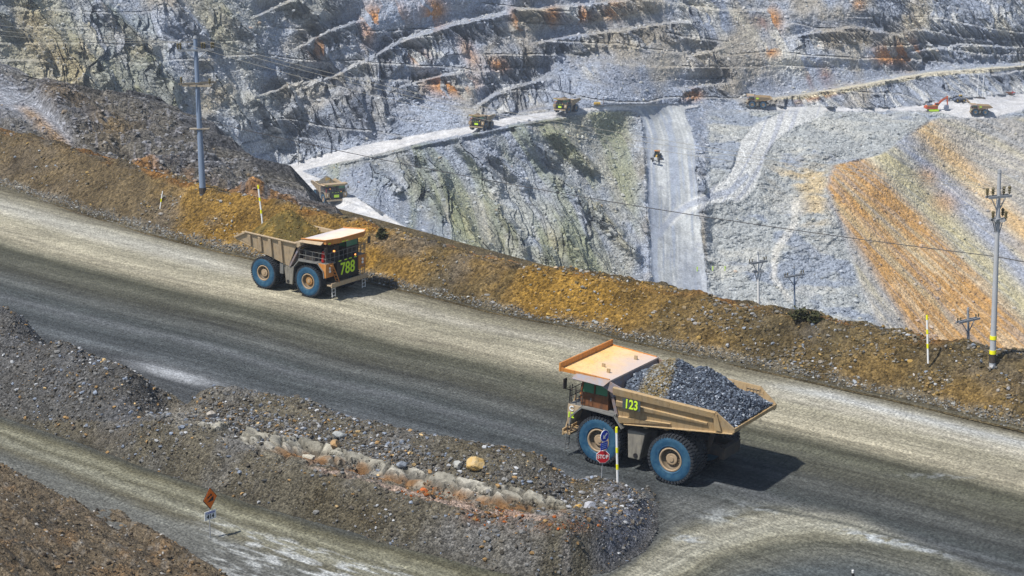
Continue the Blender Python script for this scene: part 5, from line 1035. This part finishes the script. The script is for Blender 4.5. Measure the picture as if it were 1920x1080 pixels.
def small_wheel(parent, x, y, r, w_, material):
    k = MB(); k.lathe([(r * .5, -w_), (r * .9, -w_), (r, -w_ * .7), (r, w_ * .7), (r * .9, w_), (r * .5, w_)], 24); k.lathe([(.01, -w_ * .6), (r * .5, -w_ * .6), (r * .5, w_ * .6), (.01, w_ * .6)], 16, 1)
    k.build('wheel', [T['tyre'], material], parent, loc=(x, y, r))
def loader():
    t = empty('wheel_loader')
    for x in (-1.8, 1.8):
        for s in (-1, 1): small_wheel(t, x, s * 1.35, 1.0, .4, MY)
    m = MB(); m.prism([(-3.6, 1.0), (-.4, 1.0), (-.4, 2.5), (-3.4, 2.3)], -1.2, 1.2); m.build('engine_cover', MG, t, .1)
    m = MB(); m.box(-.4, 2.4, -.8, .8, .9, 1.7); m.build('frame', MG, t, .05)
    m = MB(); m.box(-.6, .9, -.85, .85, 2.3, 3.9); c = m.build('cab', MY, t, .08); m = MB(); m.box(-.4, .95, -.9, .9, 2.8, 3.6); m.build('window', T['glass'], c)
    m = MB()
    for s in (-1, 1): m.prism([(1.4, 1.8), (2.4, 2.0), (4.0, .9), (3.8, .6), (2.2, 1.5)], s * .8 - .12, s * .8 + .12)
    m.build('lift_arm', MG, t)
    m = MB(); m.prism([(3.8, .2), (5.2, .15), (5.25, .3), (4.2, .5), (4.1, 1.6), (3.8, 1.7)], -1.9, 1.9); m.build('bucket', T['tan'], t); return t
lo = loader(); tag(lo, 'wheel loader with yellow cab behind the red excavator', 'wheel loader'); place(lo, seat(1799, 192), R(4), 0, .72)
def grader():
    t = empty('road_grader')
    for x in (-2.6, -1.0):
        for s in (-1, 1): small_wheel(t, x, s * 1.25, .85, .3, MY)
    for s in (-1, 1): small_wheel(t, 5.6, s * 1.25, .85, .3, MY)
    m = MB(); m.box(-3.6, -.4, -.8, .8, 1.2, 2.6); m.build('engine_cover', MY, t, .08)
    m = MB(); m.hexa([(-.4, -.25, 1.5), (5.8, -.25, 1.5), (5.8, .25, 1.5), (-.4, .25, 1.5), (-.4, -.25, 2.0), (5.8, -.25, 1.95), (5.8, .25, 1.95), (-.4, .25, 2.0)]); m.box(5.4, 5.8, -1.2, 1.2, .8, 1.2); m.box(5.8, 6.4, -.6, .6, 1.0, 1.8); m.build('frame', MY, t, .04)
    m = MB(); m.box(-.2, 1.3, -.95, .95, 1.6, 3.5); c = m.build('cab', T['dark'], t, .04); m = MB(); m.box(-.4, 1.5, -1.15, 1.15, 3.5, 3.66); m.build('cab_roof', T['orange'], c)
    m = MB(); m.box(1.3, 1.33, -.85, .85, 2.2, 3.4); m.build('windscreen', T['glass'], c)
    m = MB(); m.box(6.42, 6.5, -.7, .7, 1.1, 2.2); m.build('number_board', T['cream'], t)
    m = MB(); m.hexa([(2.4, -2.6, .1), (2.6, -2.6, .1), (2.9, 2.6, .1), (2.7, 2.6, .1), (2.3, -2.6, .95), (2.5, -2.6, .95), (2.8, 2.6, .95), (2.6, 2.6, .95)]); m.build('blade', T['dark'], t)
    m = MB(); m.path([(3.6, -.5, 1.4), (2.6, -.9, .8)], .1); m.path([(3.6, .5, 1.4), (2.7, .9, .8)], .1); m.build('drawbar', MY, t); return t
gd = grader(); tag(gd, 'yellow road grader driving down the grey ramp', 'grader'); place(gd, seat(1232, 297), R(-100), .1, .85)
def light_tower():
    t = empty('lighting_tower')
    m = MB(); m.box(-1.2, 1.2, -.6, .6, .5, 1.3); m.box(-1.9, 1.9, -.06, .06, .35, .5); m.build('trailer', MY, t, .05)
    for s in (-1, 1): small_wheel(t, 0, s * .75, .4, .14, MY)
    m = MB(); m.tube((0, 0, 1.2), (0, 0, 9.0), .07, 0, 8, .04); m.box(-.9, .9, -.04, .04, 8.9, 9.0); a = m.build('mast', T['grey'], t)
    for x in (-.7, -.25, .25, .7): k = MB(); k.box(x - .15, x + .15, -.14, .02, 8.95, 9.2); k.build('lamp', T['lamp'], a)
    return t
lt_ = light_tower(); tag(lt_, 'yellow trailer with a thin mast beside the upper haul road', 'lighting tower'); place(lt_, seat(1119, 198), R(5), 0, .95)
m = MB(); m.tube((0, 0, -.3), (0, 0, 3.2), .1, 0, 8); m.tube((0, 0, 3.2), (0, 0, 3.3), .16, 0, 8); o = m.build('marker_post', T['burnt']); o.location = seat(1131, 198); tag(o, 'thin brown post right of the yellow mast trailer', 'post')
for a, lab in ((1832, 'white mast on a dark foot, left of the pair on the far bench'), (1842, 'white mast on a dark foot, right of the pair on the far bench')):
    t = empty('marker_mast', seat(a, 184)); m = MB(); m.tube((0, 0, .3), (0, 0, 9.2), .16, 0, 8, .12); m.build('pole', T['cream'], t); m = MB(); m.hexa([(-1.2, -.6, -.3), (1.2, -.6, -.3), (1.2, .6, -.3), (-1.2, .6, -.3), (-.8, -.4, .4), (.8, -.4, .4), (.8, .4, .4), (-.8, .4, .4)]); m.build('foot', T['dark'], t); tag(t, lab, 'mast', 'white masts on the far bench')
t = empty('pump_skid', seat(1893, 178)); m = MB(); m.box(-2, 2, -.9, .9, 0, .3); m.build('skid', T['dark'], t); m = MB(); m.box(-1.4, .8, -.7, .7, .3, 1.1); m.build('housing', T['burnt'], t, .05); m = MB(); m.tube((1.1, 0, .3), (1.1, 0, 1.3), .2, 0, 10); m.tube((1.1, 0, 1.1), (2.2, 0, .8), .13, 0, 8); m.build('pipe', T['red'], t); tag(t, 'low reddish skid with a pipe at the far right of the bench', 'pump')
for a, lab in ((1308, 'lime marker stick on the right edge of the grey ramp'), (1336, 'lime marker stick just right of the ramp, middle of three'), (1360, 'lime marker stick farthest right of the ramp')):
    m = MB(); m.tube((0, 0, -.5), (0, 0, 1.5), .13, 0, 8); m.box(-.2, .2, -.03, .03, .8, 1.5); o = m.build('marker_stick', T['lime']); o.location = seat(a, 508); tag(o, lab, 'marker', 'lime marker sticks below the ramp')
# ================================================================ POLES, WIRES, STAKES, SIGNS
CONC = mat('pole_concrete', (.46, .47, .48), .7, dirt=(.34, .36, .39), amt=.9, scale=.8); STEEL = mat('galvanised_steel', (.33, .35, .37), .45, dirt=(.22, .22, .22), amt=.6, scale=5); PORC = mat('insulator_brown', (.12, .10, .05), .4); BLUEC = mat('bluish_pole', (.20, .26, .36), .6); WOOD = mat('arm_wood', (.30, .26, .20), .8)
YEL = mat('yellow_band', (.85, .82, .02), .5)
def crestp(a, dz=0.0):
    h_ = float(interp(a, CREST, 2)); return h_ + dz
def pole(base, top, r0, r1, arms, label, material=CONC, band=False, platform=None, group='power poles along the mine road'):
    t = empty('utility_pole', base); tag(t, label, 'power pole', group); d = Vector(top) - Vector(base); L = d.length; t.rotation_euler = d.to_track_quat('Z', 'Y').to_euler(); t.rotation_euler.z = 0
    q = d.to_track_quat('Z', 'X'); t.rotation_mode = 'QUATERNION'; t.rotation_quaternion = Vector((0, 0, 1)).rotation_difference(d)
    m = MB(); m.tube((0, 0, -1.5), (0, 0, L), r0, 0, 20, r1); pm = m.build('pole_shaft', material, t, smooth=False)
    k = MB()
    for i in range(int(L / 1.1)): z_ = 2.2 + i * 1.1; rr = r0 + (r1 - r0) * z_ / L; (k.box(-.0 - rr - .12, -rr + .02, -.02, .02, z_, z_ + .03) if i % 2 else k.box(rr - .02, rr + .12, -.02, .02, z_, z_ + .03)) if z_ < L - 1 else None
    if k.v and r0 > .15: k.build('step_bolts', STEEL, t); t.children[-1]['kind'] = 'stuff'
    k = MB(); k.tube((0, 0, L), (0, 0, L + .25), r1 * 1.25, 0, 12, r1 * .8); k.build('pole_cap', STEEL, t)
    for (za, w_, yaw, ins, mt) in arms:
        c, s = math.cos(yaw), math.sin(yaw); rr = r0 + (r1 - r0) * (L - za) / L
        k = MB(); z0 = L - za
        for sd in (-1, 1):
            ox, oy = -s * (rr + .06) * sd, c * (rr + .06) * sd
            k.hexa([(-w_ * c + ox - .05 * -s, -w_ * s + oy - .05 * c, z0 - .09), (w_ * c + ox - .05 * -s, w_ * s + oy - .05 * c, z0 - .09), (w_ * c + ox + .05 * -s, w_ * s + oy + .05 * c, z0 - .09), (-w_ * c + ox + .05 * -s, -w_ * s + oy + .05 * c, z0 - .09),
                    (-w_ * c + ox - .05 * -s, -w_ * s + oy - .05 * c, z0 + .09), (w_ * c + ox - .05 * -s, w_ * s + oy - .05 * c, z0 + .09), (w_ * c + ox + .05 * -s, w_ * s + oy + .05 * c, z0 + .09), (-w_ * c + ox + .05 * -s, -w_ * s + oy + .05 * c, z0 + .09)])
        arm = k.build('crossarm', mt, t)
        for sd in (-1, 1): k = MB(); k.tube((sd * w_ * .62 * c, sd * w_ * .62 * s, z0 - .1), (sd * rr * c, sd * rr * s, z0 - .95), .045, 0, 6); k.build('brace', STEEL, t)
        for u_i in ins:
            isc = 1.0 if r0 > .2 else .5; k = MB(); k.lathe([(a_ * isc, b_ * isc) for a_, b_ in [(.03, 0), (.05, .1), (.11, .14), (.11, .22), (.07, .25), (.12, .30), (.12, .38), (.07, .42), (.13, .46), (.13, .58), (.05, .66), (.001, .66)]], 12, axis='z'); k.build('insulator', PORC, arm, loc=(u_i * w_ * c, u_i * w_ * s, z0 + .08))
    if platform: k = MB(); z0 = L - platform; k.box(-1.0, 1.0, -.35, .35, z0, z0 + .08); k.tube((-.6, 0, z0), (0, 0, z0 - .8), .05, 0, 6); k.tube((.6, 0, z0), (0, 0, z0 - .8), .05, 0, 6); k.build('platform', WOOD, t)
    if band:
        for za, zb in ((.36, .66), (1.5, 1.8)): k = MB(); k.tube((0, 0, za), (0, 0, zb), r0 + .012, 0, 20, r0 + .008); k.build('reflective_band', YEL, t)
    k = MB(); k.tube((0, 0, -.3), (0, 0, .35), r0 + .02, 0, 20); k.build('pole_foot', T['dark'], t)
    return t
def span(bx, by, tx, ty, z=None):
    b_ = V(onp(bx, by, z if z is not None else crestp(bx))); t_ = V(atd(tx, ty, b_.y)); return b_, t_
bL, tL = span(380, 358, 366, 72); LL = (tL - bL).length; pxm = 286 / LL
pole(bL, tL, .34, .19, [(LL * .075, 1.75, .25, (-1, -.85, .35, .5, .9, 1.0), STEEL), (LL * .29, 1.85, .5, (-.9,), WOOD), (LL * .305, 1.5, -.3, (.9,), WOOD)], 'tall blue grey power pole on the berm at upper left', BLUEC, platform=LL * .59)
bR, tR = span(1861, 672, 1874, 324); LR = (tR - bR).length
pole(bR, tR, .25, .14, [(LR * .125, 1.0, .35, (-1, -.5, .45, .95), STEEL), (LR * .245, .7, .8, (-1, 1), STEEL), (LR * .25, .6, -.5, (1,), STEEL)], 'tall pale concrete power pole with yellow bands on the berm at the right edge', CONC, band=True)
for (bx, by, tx, ty, dD, rr, mt_, lab) in ((1423, 620, 1421, 477, 22, .17, T['cream'], 'white power pole behind the berm, left of the two below the plateau'), (1491, 640, 1489, 503, 36, .13, BLUEC, 'thin bluish power pole behind the berm near the dark bushes'), (1816, 690, 1815, 582, 14, .17, STEEL, 'short grey power pole behind the berm beside the tall right pole')):
    D_ = float(interp(bx, CREST, 3)) + dD; b_ = V(atd(bx, by, D_)); t_ = V(atd(tx, ty, D_)); L_h = (t_ - b_).length; Lv = L_h
    pole(b_, t_, rr, rr * .6, [(L_h * .10 if bx != 1816 else L_h * .17, .95 if bx == 1423 else 1.15, .5, (-1, -.7, .75, 1.0), STEEL)] + ([(L_h * .22, .5, .2, (), STEEL)] if bx == 1423 else []), lab, mt_)
WIRE = mat('wire_dark', (.035, .035, .04), .5); WIREL = mat('wire_bare', (.30, .29, .25), .6)
def wire(a, b, midpx, r, material, label, group):
    """a wire between two points in space, its sag chosen so that it hangs as in the photograph"""
    a, b = Vector(a), Vector(b)
    def pt(f, s): p = a.lerp(b, f); p.z -= s * 4 * f * (1 - f); return p
    if midpx is None: s = (b - a).length * .012
    else:
        lo, hi = -2.0, 40.0
        for _ in range(30):
            s = (lo + hi) / 2; pts = np.array([pt(f, s)[:] for f in np.linspace(0, 1, 80)]); qx, qy = pix(pts); o_ = np.argsort(qx); yy = float(np.interp(midpx[0], qx[o_], qy[o_])); lo, hi = (s, hi) if yy < midpx[1] else (lo, s)
    k = MB(); pts = [pt(i / 48, s) for i in range(49)]; k.path(pts, r, 0, 5); o = k.build('power_line', material); return tag(o, label, 'power line', group)
def along_(b_, t_, f): return b_.lerp(t_, f)
aL = along_(bL, tL, (358 - 222) / 286); aR = along_(bR, tR, (672 - 479) / 348)
wire(aL, aR, (955, 345), .035, WIRE, 'single black cable sagging across the pit between the two tall poles', 'wires across the pit')
wire(aR, V(atd(2080, 512, aR.y - 5)), None, .045, WIRE, 'black cable leaving the right pole towards the right edge', 'wires across the pit')
for i, (o1, o2, my) in enumerate(((-1.4, -.8, 247), (.5, .1, 235), (1.5, .9, 226))):
    a_p = along_(bL, tL, .93) + Vector((o1, o1 * .25, .7)); b_p = along_(bR, tR, .88) + Vector((o2, o2 * .35, .6)); wire(a_p, b_p, (1215, my + 32), .016, WIREL, 'pale bare wires strung over the pit between the tall poles', 'bare wires across the pit')
    wire(a_p, V(atd(-260, 8 + i * 9, a_p.y + 30)), (170, 66 + i * 6), .014, WIREL, 'pale bare wires running from the upper left pole to the left edge', 'bare wires leaving to the left')
    wire(b_p, V(atd(2200, 396 + i * 8, b_p.y - 8)), None, .014, WIREL, 'thin wires leaving the right pole towards the right edge', 'bare wires leaving to the right')
def stake(base, top, label, bands=(0.0, .40, .72), r=.075, body=None, bmat=None, group='striped marker stakes along the roads'):
    base, top = Vector(base), Vector(top); t = empty('marker_stake', base); tag(t, label, 'marker stake', group); d = top - base; L = d.length; t.rotation_mode = 'QUATERNION'; t.rotation_quaternion = Vector((0, 0, 1)).rotation_difference(d)
    k = MB(); k.tube((0, 0, -.4), (0, 0, L), r, 0, 14); k.build('stake_tube', body or T['cream'], t)
    for f in bands: k = MB(); z1 = L * (1 - f); k.tube((0, 0, z1 - .36), (0, 0, z1 + (.01 if f == 0 else 0)), r + .008, 0, 14); k.build('band', bmat or YEL, t)
    return t
pS = V(onp(1158, 903, 1.7)); pS.z = isl_z(pS.x, pS.y); stake(pS, atd(1156, 801, pS.y), 'white stake with yellow bands beside the stop sign on the island', (0, .36, .66))
for (bx, by, tx, ty, zf, lab, r) in ((1740, 672, 1738, 591, .84, 'white stake with yellow bands on the berm left of the right pole', .075), (492, 417, 484, 347, .80, 'leaning striped stake on the berm behind truck 788', .08), (301, 384, 305, 358, .80, 'short thin leaning stick on the berm left of the tall pole', .045)):
    h_ = crestp(bx) * zf; p = V(onp(bx, by, h_)); stake(p, atd(tx, ty, p.y + .3), lab, (0, .33, .66) if r > .05 else (.55,), r)
p = V(onp(1600, 1112, 0)); stake(p, atd(1599, 1069, p.y), 'stub of white stake with black band at the bottom edge', (.12,), .07, None, T['black'])
SRED = mat('sign_red', (.42, .012, .02), .45); SBLU = mat('sign_blue', (.01, .04, .42), .45); SORG = mat('sign_orange', (.80, .17, .01), .45)
def ngon(n, r, off=0.0, sx=1.0): return [(r * sx * math.cos(off + 6.283185 * i / n), r * math.sin(off + 6.283185 * i / n)) for i in range(n)]
def plate(name, poly, z, y, th, material, parent, yaw):
    """a flat sign blade: polygon in (sideways, up), facing its local -y, turned by yaw"""
    k = MB(); k.prism([(a, b) for a, b in poly], y, y + th); o = k.build(name, material, parent); o.location = (0, 0, z); o.rotation_euler = (0, 0, yaw); return o
pS = V(onp(1128, 898, 1.6)); pS.z = isl_z(pS.x, pS.y); L = (V(atd(1131, 803, pS.y)) - pS).length
t = empty('road_sign', pS, (0, R(2.2), 0)); tag(t, 'red STOP sign with blue arrow disc above it, standing on the island', 'road sign'); S_1 = L / 95
m = MB(); m.tube((0, 0, -.4), (0, 0, L), .035, 0, 8); m.build('post', STEEL, t)
o8 = plate('stop_plate', ngon(8, 13.0 * S_1, R(22.5)), 41.5 * S_1, -.09, .03, T['cream'], t, R(2)); plate('stop_face', ngon(8, 12.0 * S_1, R(22.5)), 0, -.105, .02, SRED, o8, 0)
text('stop_text', 'STOP', 10.2 * S_1, T['cream'], o8, (0, -.112, 0), (math.pi / 2, 0, 0), sx=.82, ext=.006, off=.004)
dc = plate('arrow_disc', ngon(28, 11.5 * S_1), 81 * S_1, -.09, .03, T['cream'], t, R(45)); plate('arrow_disc_face', ngon(28, 10.2 * S_1), 0, -.105, .02, SBLU, dc, 0)
k = MB(); u = S_1; c45 = .7071
def rot_(a, b): return ((a * c45 + b * c45) * u, (-a * c45 * -1 + b * c45 * -1) * -u)
arrow = [(-7, 0), (-1.5, 5), (-1.5, 1.6), (7.5, 1.6), (7.5, -1.6), (-1.5, -1.6), (-1.5, -5)]
arrow = [((a * math.cos(R(40)) - b * math.sin(R(40))) * u, (a * math.sin(R(40)) + b * math.cos(R(40))) * u) for a, b in arrow]; k.prism(arrow, -.115, -.105); k.build('arrow', T['cream'], dc)
bp = plate('blue_plate', [(-10 * u, -7 * u), (10 * u, -7 * u), (10 * u, 7 * u), (-10 * u, 7 * u)], 62 * u, -.09, .03, SBLU, t, R(50))
for i in range(3): k = MB(); k.box(-8.5 * u, (8.5 - i * 2) * u, -.1, -.09, (3.4 - i * 3.6) * u, (4.8 - i * 3.6) * u); k.build('lettering_line', mat('pale_blue', (.25, .4, .8), .5) if i == 0 else bpy.data.materials['pale_blue'], bp)
pS = V(onp(394, 1008, 0)); t = empty('road_sign', pS, (0, R(.5), 0)); tag(t, 'orange diamond warning sign with white 414 plate on the side road', 'road sign'); L = (V(atd(396, 915, pS.y)) - pS).length; u = L / 93
m = MB(); m.tube((0, 0, -.3), (0, 0, L), .035, 0, 8); m.build('post', STEEL, t)
dm = plate('warning_plate', [(0, -20.5 * u), (18.5 * u, 0), (0, 20.5 * u), (-18.5 * u, 0)], 74 * u, -.09, .03, T['dark'], t, R(57)); plate('warning_face', [(0, -19 * u), (17 * u, 0), (0, 19 * u), (-17 * u, 0)], 0, -.105, .02, SORG, dm, 0)
k = MB(); k.prism([(-8 * u, -5.5 * u), (8 * u, -5.5 * u), (8 * u, 3.5 * u)], -.115, -.105); k.prism([(-7.5 * u, .5 * u), (1.5 * u, 5.2 * u), (4.0 * u, 3.6 * u), (4.6 * u, 6.2 * u), (1.5 * u, 9 * u), (-1.0 * u, 6.2 * u), (-7.5 * u, 3.6 * u)], -.116, -.106); k.build('truck_on_slope_symbol', T['black'], dm)
t['label'] = 'orange diamond warning sign with white 414 plate on the side road'
wp = plate('number_plate', [(-13 * u, -8 * u), (13 * u, -8 * u), (13 * u, 8 * u), (-13 * u, 8 * u)], 43 * u, -.09, .03, T['cream'], t, R(48))
text('plate_text', '414', 11.5 * u, T['black'], wp, (0, -.10, -2.6 * u), (math.pi / 2, 0, 0), sx=.95, ext=.005, off=.008); text('plate_text', 'CAMION', 5 * u, SBLU, wp, (0, -.10, 4.6 * u), (math.pi / 2, 0, 0), ext=.005)
# ================================================================ BOULDERS one can tell apart
def boulder(a, b, z, w_, h_, col, dirt, label, seed, group=None):
    p = V(onp(a, b, z)); p.z = isl_z(p.x, p.y)
    bm = bmesh.new(); bmesh.ops.create_icosphere(bm, subdivisions=4, radius=1)
    co = np.array([v.co[:] for v in bm.verts]); pl_s = np.random.RandomState(seed); r_ = np.ones(len(co))
    for _ in range(13): n_ = pl_s.randn(3); n_ /= np.linalg.norm(n_); d_ = co @ n_; r_ = np.minimum(r_, np.where(d_ > .05, pl_s.uniform(.55, .85) / np.maximum(d_, .05), 9))
    r_ = r_ * (1 + .08 * fbm(co[:, 0] * 3, co[:, 1] * 3, co[:, 2] * 3, s=seed, o=3))
    for v_, k in zip(bm.verts, r_): v_.co = v_.co * float(k); v_.co.x *= w_ / 1.5; v_.co.y *= w_ / 1.9; v_.co.z *= h_ / 1.5
    me = bpy.data.meshes.new('boulder'); bm.to_mesh(me); bm.free(); me.materials.append(mat('boulder_stone', col, .85, dirt=dirt, amt=1.0, scale=2.5, bump=.6, bscale=9)); o = bpy.data.objects.new('boulder', me); COL.objects.link(o)
    o.location = p + Vector((0, 0, h_ * .22)); o.rotation_euler = (0, 0, seed); return tag(o, label, 'boulder', group or 'boulders on the gravel island')
boulder(893, 884, 2.0, 1.15, .8, (.50, .30, .06), (.46, .38, .24), 'large ochre yellow boulder on the island above the rock ledge', 3)
boulder(858, 876, 2.2, .7, .5, (.30, .32, .32), (.45, .44, .38), 'grey boulder touching the left side of the yellow boulder', 5)
boulder(628, 830, 2.4, .75, .55, (.42, .25, .10), (.30, .22, .14), 'brown orange boulder above the pale ledge near its left end', 8)
boulder(634, 812, 2.5, .8, .5, (.38, .40, .38), (.24, .25, .25), 'pale grey boulder just above the brown orange one', 9)
boulder(578, 850, 2.2, .95, .5, (.50, .47, .38), (.40, .37, .30), 'rounded cream block on the pale ledge', 12)
boulder(397, 775, 1.8, .8, .45, (.42, .38, .32), (.3, .28, .25), 'flat pale block at the gap in the mounds', 14)
boulder(791, 928, 1.6, .75, .55, (.50, .10, .02), (.42, .16, .05), 'bright rust red boulder at the foot of the ledge', 17)
boulder(752, 863, 2.3, .55, .45, (.30, .34, .38), (.2, .22, .25), 'blue grey boulder between ledge and crest', 19)
boulder(1105, 948, 1.6, .9, .5, (.46, .47, .50), (.3, .3, .32), 'pale grey boulder at the right end of the trough', 23)
boulder(1085, 937, 1.6, .6, .4, (.58, .34, .06), (.4, .3, .15), 'small yellow boulder beside the pale grey one at the trough end', 27)
# ================================================================ LOW BUSHES on the crest
LEAF = mat('bush_leaf', (.045, .055, .022), .8, dirt=(.08, .075, .03), amt=.8, scale=6)
def bush(a, w_, label, seed):
    p = V(onp(a, float(interp(a, CREST)), crestp(a))); rs = np.random.RandomState(seed); t = empty('low_bush', p); k = MB(); st = MB()
    for _ in range(9): q = (rs.uniform(-.7, .7) * w_, rs.uniform(-.4, .4) * w_, rs.uniform(.4, .8)); st.tube((q[0] * .2, q[1] * .2, -.2), q, .025, 0, 5, .01)
    for _ in range(420):
        c_ = np.array([rs.randn() * w_ * .38, rs.randn() * w_ * .25, abs(rs.randn()) * .34]); d1 = rs.randn(3) * .09; d2 = rs.randn(3) * .09; k.add([c_ - d1, c_ + d2, c_ + d1, c_ - d2], [(0, 1, 2, 3)])
    st.build('stem', WOOD, t); k.build('foliage', LEAF, t); tag(t, label, 'bush', 'low bushes on the berm crest')
bush(1500, .8, 'dark low bush on the berm crest right of the bluish pole', 2); bush(1528, .6, 'smaller low bush right of the first one on the crest', 4); bush(716, .5, 'small bush on the crest right of truck 788', 6)
# ================================================================ THE AIR
hm = bpy.data.materials.new('haze_air'); hm.use_nodes = True; n_ = hm.node_tree; n_.nodes.remove(n_.nodes['Principled BSDF'])
pv = n_.nodes.new('ShaderNodeVolumePrincipled'); pv.inputs['Color'].default_value = (.80, .88, 1, 1); pv.inputs['Density'].default_value = HAZE; pv.inputs['Anisotropy'].default_value = .2
n_.links.new(pv.outputs[0], n_.nodes['Material Output'].inputs['Volume'])
hv = np.array([[x, y, z] for z in (-152, 60) for x, y in ((-1600, -500), (1600, -500), (1600, 2000), (-1600, 2000))], float)
tag(npmesh('haze', hv, np.array([[3, 2, 1, 0], [4, 5, 6, 7], [0, 1, 5, 4], [1, 2, 6, 5], [2, 3, 7, 6], [3, 0, 4, 7]]), hm), 'thin bluish dust haze filling the open pit', kind='stuff')
